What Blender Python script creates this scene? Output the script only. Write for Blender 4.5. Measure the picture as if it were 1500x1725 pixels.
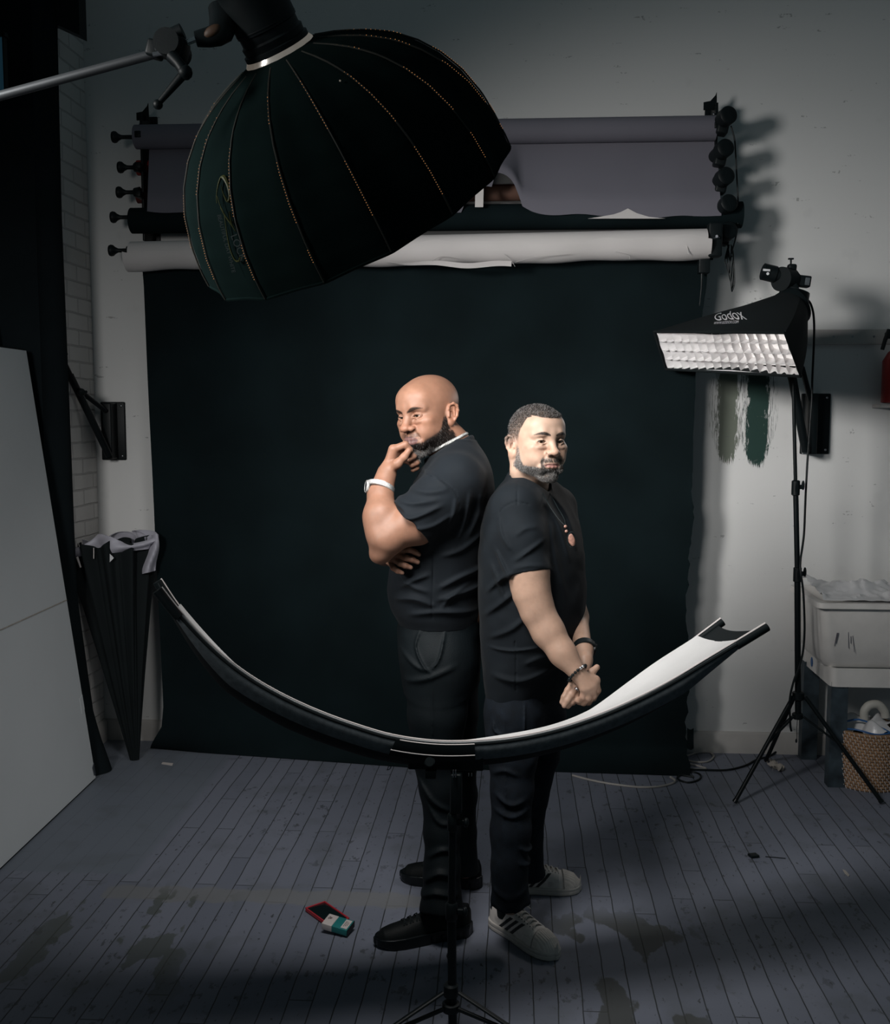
import bpy, bmesh, math, random
from mathutils import noise as mnoise
import numpy as np
from mathutils import Vector, Matrix
random.seed(7); RNG = np.random.default_rng(7)
for o in list(bpy.data.objects): bpy.data.objects.remove(o)
SC = bpy.context.scene; COL = SC.collection
# ------------------------------------------------------------------ camera
FPX, EYE = 1750.0, 1.70
YAW, PIT = math.atan(118/FPX), math.atan(167.5/FPX)
FW = np.array([-math.sin(YAW)*math.cos(PIT), math.cos(YAW)*math.cos(PIT), -math.sin(PIT)])
RT = np.array([math.cos(YAW), math.sin(YAW), 0.0]); UP = np.cross(RT, FW)
cam_d = bpy.data.cameras.new('camera'); cam = bpy.data.objects.new('camera', cam_d); COL.objects.link(cam)
cam_d.sensor_fit = 'HORIZONTAL'; cam_d.sensor_width = 36; cam_d.lens = 36*FPX/1500
cam.matrix_world = Matrix(((RT[0], UP[0], -FW[0], 0), (RT[1], UP[1], -FW[1], 0), (RT[2], UP[2], -FW[2], EYE), (0, 0, 0, 1)))
cam_d.clip_start = .05; SC.camera = cam
# ------------------------------------------------------------------ light and exposure
SC.view_settings.view_transform = 'Standard'; SC.view_settings.look = 'None'
SC.view_settings.gamma = 1; SC.view_settings.exposure = 0.0; SC.view_settings.use_curve_mapping = False
KEY_POWER, STRIP_POWER, WALL_FILL_POWER, LEFT_FILL_POWER = 20.0, 2.2, 14.0, 4.2
w = bpy.data.worlds.new('studio_ambient'); SC.world = w; w.use_nodes = True
w.node_tree.nodes['Background'].inputs[0].default_value = (.60, .85, .93, 1)
w.node_tree.nodes['Background'].inputs[1].default_value = .062
# the two lamps this studio has; both are placed again by their softboxes' builders (same numbers)
def P(px, py, Y):
    r = FW+RT*(px-750)/FPX+UP*(862.5-py)/FPX
    return np.array([0, 0, EYE])+r*Y/r[1]
def G(px, py, Z=0.0):
    r = FW+RT*(px-750)/FPX+UP*(862.5-py)/FPX
    return np.array([0, 0, EYE])+r*(Z-EYE)/r[2]
WALL_Y = 5.17
OCTA_C, OCTA_NECK = P(600, 352, 2.52), P(469, 84, 2.33)
OCTA_D = float(np.linalg.norm(OCTA_C-OCTA_NECK)); OCTA_A = (OCTA_C-OCTA_NECK)/OCTA_D; OCTA_R = .395
STRIP_TL, STRIP_TR = P(1104, 558, 4.80), P(1323, 560, 4.10)
STRIP_BR, STRIP_BL = P(1350, 633, 4.19), P(1124, 621, 4.88)
def area_light(name, loc, direction, power, size, size_y=None, col=(1, .985, .965), shape='DISK', spread=180, xdir=None):
    d = bpy.data.lights.new(name, 'AREA'); d.energy = power; d.shape = shape; d.size = size
    if size_y: d.size_y = size_y
    d.color = col; d.spread = math.radians(spread)
    o = bpy.data.objects.new(name, d); COL.objects.link(o)
    z = -Vector(direction).normalized()
    x = Vector(xdir).normalized() if xdir is not None else z.orthogonal().normalized()
    y = z.cross(x).normalized(); x = y.cross(z)
    m = Matrix((x, y, z)).transposed().to_4x4(); m.translation = Vector(loc); o.matrix_world = m
    return o
key_light = area_light('key_light', OCTA_C+OCTA_A*.012, OCTA_A+FW*.38, KEY_POWER, .60, spread=122)
_c = (STRIP_TL+STRIP_TR+STRIP_BL+STRIP_BR)/4
STRIP_N = np.cross(STRIP_TR-STRIP_TL, STRIP_BL-STRIP_TL); STRIP_N /= np.linalg.norm(STRIP_N)
if STRIP_N[2] > 0: STRIP_N = -STRIP_N
strip_light = area_light('strip_light', _c+STRIP_N*.012, STRIP_N, STRIP_POWER, .80, .18, (1, .96, .93), 'RECTANGLE', 110, STRIP_TR-STRIP_TL)

wall_fill = area_light('added_wall_fill', (-2.28, 1.45, 2.6), np.array([1.05, WALL_Y, 1.45])-np.array([-2.28, 1.45, 2.6]), WALL_FILL_POWER, .8, spread=54)  # unseen lamp added out of frame to brighten the back wall
left_fill = area_light('added_left_fill', (-1.75, .6, 2.3), np.array([-1.65, WALL_Y, .95])-np.array([-1.75, .6, 2.3]), LEFT_FILL_POWER, .6, spread=56)  # second unseen lamp, added to lift the left wall and foam board
# ------------------------------------------------------------------ materials
def mat(name, col, rough=.6, metal=0, spec=.5, bump=0, bscale=60, var=.0, vscale=8, emit=None, estr=0, attr=False, alpha=None, sss=0, trans=0, coat=0, aniso=None, sheen=0):
    m = bpy.data.materials.new(name); m.use_nodes = True; nt = m.node_tree; N = nt.nodes; L = nt.links
    b = N['Principled BSDF']
    b.inputs['Base Color'].default_value = (*col, 1); b.inputs['Roughness'].default_value = rough
    b.inputs['Metallic'].default_value = metal; b.inputs['Specular IOR Level'].default_value = spec
    if coat: b.inputs['Coat Weight'].default_value = coat
    if trans: b.inputs['Transmission Weight'].default_value = trans
    if sheen:
        b.inputs['Sheen Weight'].default_value = sheen; b.inputs['Sheen Roughness'].default_value = .5
    if sss:
        b.inputs['Subsurface Weight'].default_value = sss; b.inputs['Subsurface Radius'].default_value = (1, .4, .25); b.inputs['Subsurface Scale'].default_value = .006
    if alpha is not None: b.inputs['Alpha'].default_value = alpha
    if emit:
        b.inputs['Emission Color'].default_value = (*emit, 1); b.inputs['Emission Strength'].default_value = estr
    tc = N.new('ShaderNodeTexCoord')
    src = None
    if attr:
        a = N.new('ShaderNodeAttribute'); a.attribute_name = 'Col'; src = a.outputs['Color']
    nz = N.new('ShaderNodeTexNoise'); nz.inputs['Scale'].default_value = vscale; nz.inputs['Detail'].default_value = 6
    mp = N.new('ShaderNodeMapping'); L.new(tc.outputs['Object'], mp.inputs[0])
    if aniso: mp.inputs['Scale'].default_value = aniso
    L.new(mp.outputs[0], nz.inputs['Vector'])
    rmp = N.new('ShaderNodeMapRange'); rmp.inputs[1].default_value = .3; rmp.inputs[2].default_value = .7
    rmp.inputs[3].default_value = 1-var; rmp.inputs[4].default_value = 1+var
    L.new(nz.outputs['Fac'], rmp.inputs[0])
    vm = N.new('ShaderNodeVectorMath'); vm.operation = 'SCALE'; L.new(rmp.outputs[0], vm.inputs['Scale'])
    if src is not None: L.new(src, vm.inputs[0])
    else: vm.inputs[0].default_value = col
    L.new(vm.outputs[0], b.inputs['Base Color'])
    if bump:
        n2 = N.new('ShaderNodeTexNoise'); n2.inputs['Scale'].default_value = bscale; n2.inputs['Detail'].default_value = 4
        L.new(mp.outputs[0], n2.inputs['Vector'])
        bp = N.new('ShaderNodeBump'); bp.inputs['Strength'].default_value = bump; bp.inputs['Distance'].default_value = .004
        L.new(n2.outputs['Fac'], bp.inputs['Height']); L.new(bp.outputs[0], b.inputs['Normal'])
    return m
BLK = (.013, .019, .021)
M = dict(
    black_paint=mat('black_paint', (.0035, .006, .007), .45, spec=.22, var=.15, vscale=20),
    black_plastic=mat('black_plastic', (.004, .007, .008), .5, spec=.25, var=.15, vscale=30, bump=.05, bscale=300),
    black_cloth=mat('black_cloth', (.0045, .0075, .0085), .85, spec=.25, var=.2, vscale=5, bump=.2, bscale=400),
    curtain=mat('curtain', (.008, .012, .014), .95, spec=.1, var=.2, vscale=3, bump=.15, bscale=60),
    octa_shell=mat('octa_shell', (.0035, .0085, .0082), .9, spec=.03, var=.15, vscale=12, bump=.1, bscale=500),
    shirt1=mat('shirt1', (.0042, .0064, .0090), .8, spec=.16, var=.12, vscale=14, bump=.10, bscale=350, sheen=.02),
    shirt2=mat('shirt2', (.0038, .0060, .0084), .82, spec=.16, var=.12, vscale=14, bump=.10, bscale=350, sheen=.02),
    trousers=mat('trousers', (.0030, .0055, .0070), .65, spec=.16, var=.12, vscale=14, bump=.2, bscale=300),
    denim=mat('denim', (.0040, .0072, .0120), .85, spec=.25, var=.35, vscale=40, bump=.35, bscale=500),
    chrome=mat('chrome', (.55, .55, .56), .22, 1, var=.05),
    steel=mat('steel', (.30, .31, .33), .35, 1, var=.1),
    boom=mat('boom', (.07, .075, .08), .4, .5, var=.1, vscale=10),
    white_fab=mat('white_fab', (.58, .575, .57), .8, var=.04, vscale=10, bump=.1, bscale=200),
    white_paper=mat('white_paper', (.60, .57, .56), .75, var=.04, vscale=3),
    white_line=mat('white_line', (.75, .68, .66), .6, var=.03),
    grey_fab=mat('grey_fab', (.085, .10, .11), .85, var=.25, vscale=60, bump=.3, bscale=600),
    grey_paper=mat('grey_paper', (.155, .150, .180), .85, var=.05, vscale=2),
    red_paper=mat('red_paper', (.30, .020, .012), .8, var=.1),
    brown_paper=mat('brown_paper', (.13, .065, .045), .8, var=.1),
    maroon=mat('maroon_paper', (.10, .014, .012), .8, var=.1),
    silver_tape=mat('white_tape', (.7, .66, .64), .6, var=.05),
    skin=mat('skin', (1, 1, 1), .50, spec=.32, attr=True, var=.05, vscale=60, bump=.07, bscale=500, sss=.12),
    hair=mat('hair', (1, 1, 1), .85, spec=.12, attr=True, var=.1, vscale=300),
    eye=mat('eye', (1, 1, 1), .12, attr=True, coat=.5),
    rubber=mat('rubber', (.004, .006, .007), .3, spec=.35, var=.1),
    shoe_white=mat('shoe_white', (1, 1, 1), .55, attr=True, var=.06, vscale=60, bump=.15, bscale=500),
    shoe_black=mat('shoe_black', (1, 1, 1), .6, spec=.2, attr=True, var=.1, vscale=60, bump=.2, bscale=400),
    lace=mat('lace', (.62, .57, .53), .85, var=.1, vscale=200),
    watch=mat('watch_steel', (.50, .50, .49), .25, .7, var=.5, vscale=500, bump=.8, bscale=450),
    stone=mat('pendant_stone', (.28, .15, .115), .3, var=.45, vscale=120),
    wood_white=mat('wood_white', (.45, .43, .41), .6, var=.12, vscale=6, bump=.2, bscale=30),
    foam=mat('foam_board', (.74, .765, .78), .6, var=.03, vscale=2),
    sink=mat('sink_plastic', (.74, .71, .68), .45, var=.10, vscale=7),
    sink_grey=mat('sink_grey', (.23, .22, .22), .8, var=.3, vscale=60),
    leg_blue=mat('leg_metal', (.050, .070, .085), .55, .3, var=.5, vscale=14, bump=.2, bscale=80),
    ext_red=mat('extinguisher_red', (.20, .012, .010), .35, var=.1),
    cable_w=mat('cable_white', (.32, .30, .28), .5, var=.1),
    plastic=mat('plastic_sheet', (.60, .59, .60), .3, var=.06, vscale=5, bump=.3, bscale=25),
    lining=mat('umbrella_lining', (.45, .44, .50), .55, var=.1, vscale=10, bump=.5, bscale=30),
    pipe=mat('pipe_white', (.55, .53, .48), .5, var=.08),
    blue=mat('blue_trim', (.02, .10, .28), .5, var=.1),
    phone_red=mat('phone_case_red', (.42, .022, .035), .5, var=.08),
    glass_dark=mat('phone_glass', (.006, .012, .013), .15, var=.1),
    pack_teal=mat('pack_teal', (.012, .17, .17), .5, var=.1),
    pack_white=mat('pack_white', (.55, .50, .48), .5, var=.06),
    ink=mat('print_dark', (.05, .02, .015), .7, var=.5, vscale=200),
    print_white=mat('print_white', (.65, .65, .66), .6, var=.03),
    print_dim=mat('print_dim', (.035, .045, .045), .6, var=.1),
    print_olive=mat('print_olive', (.050, .055, .012), .6, var=.1),
    debris=mat('paper_scrap', (.42, .38, .34), .8, var=.15, vscale=40, bump=.4, bscale=60),
    window_blue=mat('window_blue', (.02, .07, .12), .2, var=.2, emit=(.05, .16, .24), estr=.09),
    stitch_leak=mat('stitch_light_leak', (.25, .10, .03), .6, var=.2, emit=(1, .42, .14), estr=.45),  # emission stands in for lamp light leaking through stitch holes
    rib_tape=mat('rib_tape', (.010, .010, .006), .7, var=.2, vscale=60),
    ring=mat('speed_ring', (.6, .58, .55), .2, .8, var=.3, vscale=30, emit=(1, .85, .7), estr=.10),  # faint emission imitates lamp light leaking at the neck
    leather=mat('tag_brown', (.05, .022, .008), .6, var=.2),
    backdrop=mat('backdrop', (.0050, .0100, .0115), .9, spec=.08, var=.28, vscale=2.2, bump=.06, bscale=4),
)
# ------------------------------------------------------------------ mesh helpers
ORG = {}
def rotm(axis, ang): return np.array(Matrix.Rotation(ang, 3, axis))
def frame(d, hint=(0, 0, 1)):
    d = np.array(d, float); d /= np.linalg.norm(d); h = np.array(hint, float)
    if abs(d@h) > .95: h = np.array([1., 0, 0])
    u = np.cross(h, d); u /= np.linalg.norm(u); v = np.cross(d, u)
    return u, v, d
def smooth_path(pts, n=8):
    p = [np.array(q, float) for q in pts]
    if len(p) < 3: return p
    out = []
    for i in range(len(p)-1):
        a = p[max(i-1, 0)]; b = p[i]; c = p[i+1]; d = p[min(i+2, len(p)-1)]
        for k in range(n):
            t = k/n
            out.append(.5*((2*b)+(-a+c)*t+(2*a-5*b+4*c-d)*t*t+(-a+3*b-3*c+d)*t**3))
    out.append(p[-1]); return out
class MB:
    def __init__(s): s.v = []; s.f = []
    def add(s, vs, fs):
        k = len(s.v); s.v += [tuple(map(float, q)) for q in vs]; s.f += [tuple(i+k for i in f) for f in fs]; return s
    def box(s, c, size, R=None, bevel=0):
        h = np.array(size, float)/2; c = np.array(c, float)
        b = min(bevel, h.min()*.9)
        R = np.eye(3) if R is None else np.array(R)
        if b <= 0:
            vs = [c+R@(np.array([x, y, z])*h) for x in (-1, 1) for y in (-1, 1) for z in (-1, 1)]
            return s.add(vs, [(0, 1, 3, 2), (4, 6, 7, 5), (0, 4, 5, 1), (2, 3, 7, 6), (0, 2, 6, 4), (1, 5, 7, 3)])
        bm = bmesh.new(); bmesh.ops.create_cube(bm, size=1)
        for q in bm.verts: q.co = Vector((q.co.x*2*h[0], q.co.y*2*h[1], q.co.z*2*h[2]))
        bmesh.ops.bevel(bm, geom=bm.edges[:], offset=b, segments=3, affect='EDGES', profile=.5)
        bm.verts.index_update()
        s.add([c+R@np.array(q.co) for q in bm.verts], [[q.index for q in f.verts] for f in bm.faces]); bm.free(); return s
    def rings(s, rings, cap=True, closed=False):
        n = len(rings[0]); vs = [q for r in rings for q in r]; fs = []
        m = len(rings)
        for i in range(m-1 if not closed else m):
            j2 = (i+1) % m
            for j in range(n):
                a = i*n+j; b = i*n+(j+1) % n; c = j2*n+(j+1) % n; d = j2*n+j; fs.append((a, b, c, d))
        if cap and not closed: fs.append(tuple(range(n))[::-1]); fs.append(tuple((m-1)*n+j for j in range(n)))
        return s.add(vs, fs)
    def tube(s, pts, r, seg=12, cap=True, smooth=0, flat=1.0, hint=(0, 0, 1)):
        if smooth: pts = smooth_path(pts, smooth)
        pts = [np.array(q, float) for q in pts]; n = len(pts)
        rr = r if hasattr(r, '__len__') else [r]*n
        if len(rr) != n: rr = np.interp(np.linspace(0, 1, n), np.linspace(0, 1, len(rr)), rr)
        rings = []; u = None
        for i in range(n):
            d = pts[min(i+1, n-1)]-pts[max(i-1, 0)]
            if np.linalg.norm(d) < 1e-9: d = np.array([0, 0, 1.])
            d = d/np.linalg.norm(d)
            if u is None: u, v, _ = frame(d, hint)
            else:
                u = u-d*(u@d); u /= np.linalg.norm(u); v = np.cross(d, u)
            rings.append([pts[i]+rr[i]*(u*math.cos(2*math.pi*k/seg)+v*flat*math.sin(2*math.pi*k/seg)) for k in range(seg)])
        return s.rings(rings, cap)
    def cyl(s, a, b, r, r2=None, seg=20): return s.tube([a, b], [r, r if r2 is None else r2], seg)
    def lathe(s, prof, org, axis, seg=32, cap=True):
        u, v, d = frame(axis); org = np.array(org, float)
        return s.rings([[org+d*z+max(r, 1e-5)*(u*math.cos(2*math.pi*k/seg)+v*math.sin(2*math.pi*k/seg)) for k in range(seg)] for z, r in prof], cap)
    def sphere(s, c, r, seg=16, R=None):
        c = np.array(c, float); r = np.array([r]*3 if not hasattr(r, '__len__') else r, float); R = np.eye(3) if R is None else R
        rings = []
        for i in range(seg//2+1):
            t = math.pi*i/(seg//2); rings.append([c+R@(r*np.array([max(math.sin(t), 1e-4)*math.cos(2*math.pi*k/seg), max(math.sin(t), 1e-4)*math.sin(2*math.pi*k/seg), -math.cos(t)])) for k in range(seg)])
        return s.rings(rings, True)
    def grid(s, fn, nu, nv, thick=0, nrm=None):
        V = [[np.array(fn(i/nu, j/nv), float) for j in range(nv+1)] for i in range(nu+1)]
        vs = [q for r in V for q in r]; W = nv+1
        fs = [(i*W+j, (i+1)*W+j, (i+1)*W+j+1, i*W+j+1) for i in range(nu) for j in range(nv)]
        if thick:
            A = np.array(vs).reshape(nu+1, nv+1, 3)
            du = np.gradient(A, axis=0); dv = np.gradient(A, axis=1); nn = np.cross(du, dv); nn /= np.linalg.norm(nn, axis=2, keepdims=True)+1e-12
            B = (A-nn*thick).reshape(-1, 3); K = len(vs); vs += list(B)
            fs += [tuple(q+K for q in f)[::-1] for f in fs]
            for i in range(nu):
                a, b = i*W, (i+1)*W; fs.append((b, a, a+K, b+K)); a, b = i*W+nv, (i+1)*W+nv; fs.append((a, b, b+K, a+K))
            for j in range(nv):
                a, b = j, j+1; fs.append((a, b, b+K, a+K)); a, b = nu*W+j, nu*W+j+1; fs.append((b, a, a+K, b+K))
        return s.add(vs, fs)
    def prism(s, poly, d):
        n = len(poly); p = [np.array(q, float) for q in poly]; d = np.array(d, float)
        fs = [tuple(range(n))[::-1], tuple(range(n, 2*n))]+[(i, (i+1) % n, n+(i+1) % n, n+i) for i in range(n)]
        return s.add(p+[q+d for q in p], fs)
    def build(s, name, m, parent=None, smooth=True, angle=40):
        me = bpy.data.meshes.new(name); org = ORG.get(parent.name, np.zeros(3)) if parent else np.zeros(3)
        me.from_pydata([tuple(np.array(q)-org) for q in s.v], [], s.f); me.validate()
        bm = bmesh.new(); bm.from_mesh(me); bmesh.ops.recalc_face_normals(bm, faces=bm.faces[:])
        ca = math.radians(angle)
        for f in bm.faces: f.smooth = smooth
        for e in bm.edges:
            e.smooth = not (len(e.link_faces) == 2 and e.calc_face_angle(0) > ca)
        bm.to_mesh(me); bm.free()
        o = bpy.data.objects.new(name, me); COL.objects.link(o); me.materials.append(M[m] if isinstance(m, str) else m)
        if parent: o.parent = parent; ORG[o.name] = org
        return o
def tag(o, label=None, cat=None, group=None, kind=None):
    if label: o['label'] = label
    if cat: o['category'] = cat
    if group: o['group'] = group
    if kind: o['kind'] = kind
    return o
def empty(name, loc, label, cat, group=None):
    o = bpy.data.objects.new(name, None); COL.objects.link(o); o.location = tuple(map(float, loc)); o.empty_display_size = .1
    ORG[o.name] = np.array(loc, float); return tag(o, label, cat, group)
def lab(o, s): o['label'] = s; return o
def text_mesh(name, s, size, org, xdir, ydir, m, parent, font_extrude=.0006, shear=0, align='LEFT', space=1):
    cu = bpy.data.curves.new(name, 'FONT'); cu.body = s; cu.size = size; cu.extrude = font_extrude; cu.shear = shear; cu.align_x = align; cu.space_character = space
    t = bpy.data.objects.new(name, cu); COL.objects.link(t)
    bpy.context.view_layer.update()
    me = bpy.data.meshes.new_from_object(t.evaluated_get(bpy.context.evaluated_depsgraph_get())); bpy.data.objects.remove(t)
    x = np.array(xdir, float); x /= np.linalg.norm(x); y = np.array(ydir, float); y -= x*(x@y); y /= np.linalg.norm(y); z = np.cross(x, y)
    org = np.array(org, float); base = ORG.get(parent.name, np.zeros(3))
    for q in me.vertices: c = q.co; q.co = Vector(org+x*c.x+y*c.y+z*c.z-base)
    o = bpy.data.objects.new(name, me); COL.objects.link(o); me.materials.clear(); me.materials.append(M[m]); o.parent = parent; ORG[o.name] = base
    return o
# ------------------------------------------------------------------ node helpers for the room's surfaces
class NG:
    def __init__(s, name):
        s.m = bpy.data.materials.new(name); s.m.use_nodes = True; s.nt = s.m.node_tree; s.N = s.nt.nodes; s.L = s.nt.links; s.b = s.N['Principled BSDF']
        s.tc = s.N.new('ShaderNodeTexCoord').outputs['Object']
        sp = s.N.new('ShaderNodeSeparateXYZ'); s.L.new(s.tc, sp.inputs[0]); s.x, s.y, s.z = sp.outputs
    def inp(s, sock, v):
        if v is None: return
        if isinstance(v, (int, float)): sock.default_value = v
        elif isinstance(v, tuple): sock.default_value = v if len(v) == len(sock.default_value) else (*v, 1)
        else: s.L.new(v, sock)
    def math(s, op, a, b=None, c=None):
        n = s.N.new('ShaderNodeMath'); n.operation = op; s.inp(n.inputs[0], a); s.inp(n.inputs[1], b); s.inp(n.inputs[2], c); return n.outputs[0]
    def ss(s, v, lo, hi, a=0., b=1.):
        n = s.N.new('ShaderNodeMapRange'); n.interpolation_type = 'SMOOTHSTEP'; s.inp(n.inputs[0], v)
        for i, q in enumerate((lo, hi, a, b)): s.inp(n.inputs[i+1], q)
        return n.outputs[0]
    def mapv(s, scale=(1, 1, 1), loc=(0, 0, 0), rot=(0, 0, 0)):
        n = s.N.new('ShaderNodeMapping'); s.L.new(s.tc, n.inputs[0]); n.inputs['Scale'].default_value = scale; n.inputs['Location'].default_value = loc; n.inputs['Rotation'].default_value = rot; return n.outputs[0]
    def noise(s, scale, detail=5, vec=None, rough=.5):
        n = s.N.new('ShaderNodeTexNoise'); n.inputs['Scale'].default_value = scale; n.inputs['Detail'].default_value = detail; n.inputs['Roughness'].default_value = rough
        s.L.new(vec or s.tc, n.inputs['Vector']); return n.outputs['Fac']
    def mix(s, f, a, b):
        n = s.N.new('ShaderNodeMix'); n.data_type = 'RGBA'; s.inp(n.inputs[0], f)
        s.inp(n.inputs[6], a if not isinstance(a, tuple) else (*a, 1)); s.inp(n.inputs[7], b if not isinstance(b, tuple) else (*b, 1)); return n.outputs[2]
    def mul(s, a, b): return s.math('MULTIPLY', a, b)
    def bump(s, h, strength=.3, dist=.004):
        n = s.N.new('ShaderNodeBump'); n.inputs['Strength'].default_value = strength; n.inputs['Distance'].default_value = dist; s.inp(n.inputs['Height'], h); s.L.new(n.outputs[0], s.b.inputs['Normal'])
    def rect(s, u, v, u0, u1, v0, v1, e=.01, w=None):
        a = s.ss(u, u0-e, u0+e); b = s.ss(u, u1-e, u1+e, 1, 0); c = s.ss(v, v0-e, v0+e); d = s.ss(v, v1-e, v1+e, 1, 0)
        return s.mul(s.mul(a, b), s.mul(c, d))
WALL_Y = 5.17; CX = -2.13
# floor: narrow painted boards running away from the camera
g = NG('painted_boards')
wob = g.math('MULTIPLY_ADD', g.noise(3.0, 4), .016, g.x)
cm = g.N.new('ShaderNodeCombineXYZ'); g.L.new(g.y, cm.inputs[0]); g.L.new(wob, cm.inputs[1])
br = g.N.new('ShaderNodeTexBrick'); g.L.new(cm.outputs[0], br.inputs['Vector'])
for k, v in dict(Scale=1, **{'Mortar Size': .0026, 'Mortar Smooth': .8, 'Brick Width': 1.35, 'Row Height': .071, 'Bias': 0}).items(): br.inputs[k].default_value = v
br.offset = .37; br.offset_frequency = 2; br.squash = .7; br.squash_frequency = 3
br.inputs['Color1'].default_value = (0.148, 0.162, 0.205, 1); br.inputs['Color2'].default_value = (0.182, 0.196, 0.243, 1); br.inputs['Mortar'].default_value = (0.042, 0.046, 0.050, 1)
seam = g.mul(br.outputs['Fac'], g.ss(g.noise(2.3, 5, g.mapv((3, 1, 1))), .30, .62, .25, 1.0))
patch = g.mul(g.ss(g.x, -1.42, -1.38, 1, 0), g.ss(g.y, 3.60, 3.62))
plain = g.mix(g.noise(2.5, 3), (.145, .165, .20), (.165, .185, .22))
col = g.mix(patch, g.mix(seam, g.mix(.5, br.outputs['Color'], br.outputs['Color']), (.030, .034, .036)), plain)
fine = g.noise(26, 8, g.mapv((1, .55, 1)), .65); chips = g.ss(fine, .575, .63)
area = g.ss(g.noise(1.3, 3), .42, .58)
chips = g.mul(chips, g.mul(area, g.math('SUBTRACT', 1., patch)))
specks = g.mul(g.ss(g.noise(75, 4, g.mapv((.8, .35, 1), (5, 2, 0)), .6), .63, .68), g.mul(g.ss(g.noise(2.1, 3, g.mapv((1, 1, 1), (9, 4, 0))), .40, .58), g.math('SUBTRACT', 1., patch)))
col = g.mix(g.mul(specks, .9), col, (.045, .048, .052))
col = g.mix(g.mul(chips, .75), col, (0.054, 0.058, 0.065))
grime = g.ss(g.noise(5, 7), .50, .72); col = g.mix(g.mul(grime, .35), col, (0.090, 0.099, 0.104))
dist = g.math('MULTIPLY_ADD', g.noise(9, 4), .10, g.y)
strip = g.rect(g.x, dist, -1.45, -.22, 3.47, 3.57, .012)
wear = g.mul(strip, .75); col = g.mix(wear, col, (.185, .188, .192))
n3 = g.noise(4.2, 7, g.mapv((1.6, .8, 1), (3, 1, 0)))
st = g.mul(g.ss(n3, .53, .56), g.rect(g.x, g.y, .12, .60, 2.6, 3.42, .10)); col = g.mix(g.mul(st, .85), col, (0.058, 0.061, 0.056))
st2 = g.mul(g.ss(n3, .56, .58), g.rect(g.x, g.y, -1.6, -1.0, 2.8, 3.5, .10)); col = g.mix(g.mul(st2, .7), col, (0.067, 0.077, 0.064))
g.inp(g.b.inputs['Base Color'], col); g.b.inputs['Roughness'].default_value = .55; g.b.inputs['Specular IOR Level'].default_value = .35
h = g.math('SUBTRACT', g.math('MULTIPLY', br.outputs['Fac'], -1.), g.mul(chips, .3)); g.bump(g.math('ADD', h, g.mul(fine, .15)), .5, .003)
M['floor'] = g.m
# painted wall with two trial strokes of green paint
g = NG('painted_wall')
base = g.mix(g.noise(1.2, 4), (.66, .655, .645), (.71, .705, .695))
base = g.mix(g.mul(g.ss(g.noise(6, 7), .62, .72), .25), base, (.56, .555, .55))
def stroke(col, xc, hw, ztop, zbot, colr):
    e = g.noise(60, 6, g.mapv((1, 1, .25)), .7); e2 = g.noise(240, 3, g.mapv((1, 1, .06)), .6)
    dx = g.math('ABSOLUTE', g.math('SUBTRACT', g.x, xc))
    d = g.math('SUBTRACT', dx, g.math('MULTIPLY_ADD', g.math('SUBTRACT', e, .5), .10, hw))
    core = g.ss(d, -.006, .006, 1, 0)
    zz = g.math('SUBTRACT', g.z, g.math('MULTIPLY_ADD', g.math('SUBTRACT', e2, .5), .16, zbot))
    zz = g.math('SUBTRACT', zz, g.math('MULTIPLY', g.math('POWER', g.math('DIVIDE', dx, hw), 2.), .05))
    lo = g.ss(zz, -.004, .008); hi = g.ss(g.z, ztop-.02, ztop+.02, 1, 0)
    dry = g.mul(g.ss(d, .02, .05, 1, 0), g.ss(e2, .50, .56))
    return g.mix(g.mul(g.mul(lo, hi), g.math('MAXIMUM', core, g.mul(dry, .7))), col, colr)
a = P(1224, 780, WALL_Y); b = P(1274, 785, WALL_Y)
base = stroke(base, float(a[0]), .048, float(P(1224, 600, WALL_Y)[2]), float(a[2]), (.135, .150, .122))
base = stroke(base, float(b[0]), .050, float(P(1274, 600, WALL_Y)[2]), float(b[2]), (.018, .046, .038))
sc = g.mul(g.ss(g.noise(14, 2, g.mapv((.6, 1, 3), (2, 0, 5))), .70, .715), g.ss(g.noise(70, 4), .5, .6)); base = g.mix(g.mul(sc, .5), base, (.12, .12, .12))
g.inp(g.b.inputs['Base Color'], base); g.b.inputs['Roughness'].default_value = .6; g.b.inputs['Specular IOR Level'].default_value = .3
g.bump(g.math('ADD', g.noise(3, 3), g.mul(g.noise(120, 2), .06)), .25, .01); M['wall'] = g.m
# whitewashed brick
g = NG('painted_brick')
cm = g.N.new('ShaderNodeCombineXYZ'); g.L.new(g.math('MULTIPLY_ADD', g.noise(8, 3), .012, g.math('ADD', g.y, g.x)), cm.inputs[0]); g.L.new(g.math('MULTIPLY_ADD', g.noise(7, 3), .012, g.z), cm.inputs[1])
br = g.N.new('ShaderNodeTexBrick'); g.L.new(cm.outputs[0], br.inputs['Vector'])
for k, v in dict(Scale=1, **{'Mortar Size': .006, 'Mortar Smooth': .7, 'Brick Width': .23, 'Row Height': .078}).items(): br.inputs[k].default_value = v
br.inputs['Color1'].default_value = (.62, .60, .58, 1); br.inputs['Color2'].default_value = (.69, .67, .65, 1); br.inputs['Mortar'].default_value = (.52, .50, .49, 1)
g.inp(g.b.inputs['Base Color'], br.outputs['Color']); g.b.inputs['Roughness'].default_value = .8
g.bump(g.math('ADD', g.math('MULTIPLY', br.outputs['Fac'], -1.), g.mul(g.noise(40, 5), .35)), .7, .008); M['brick'] = g.m

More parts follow.
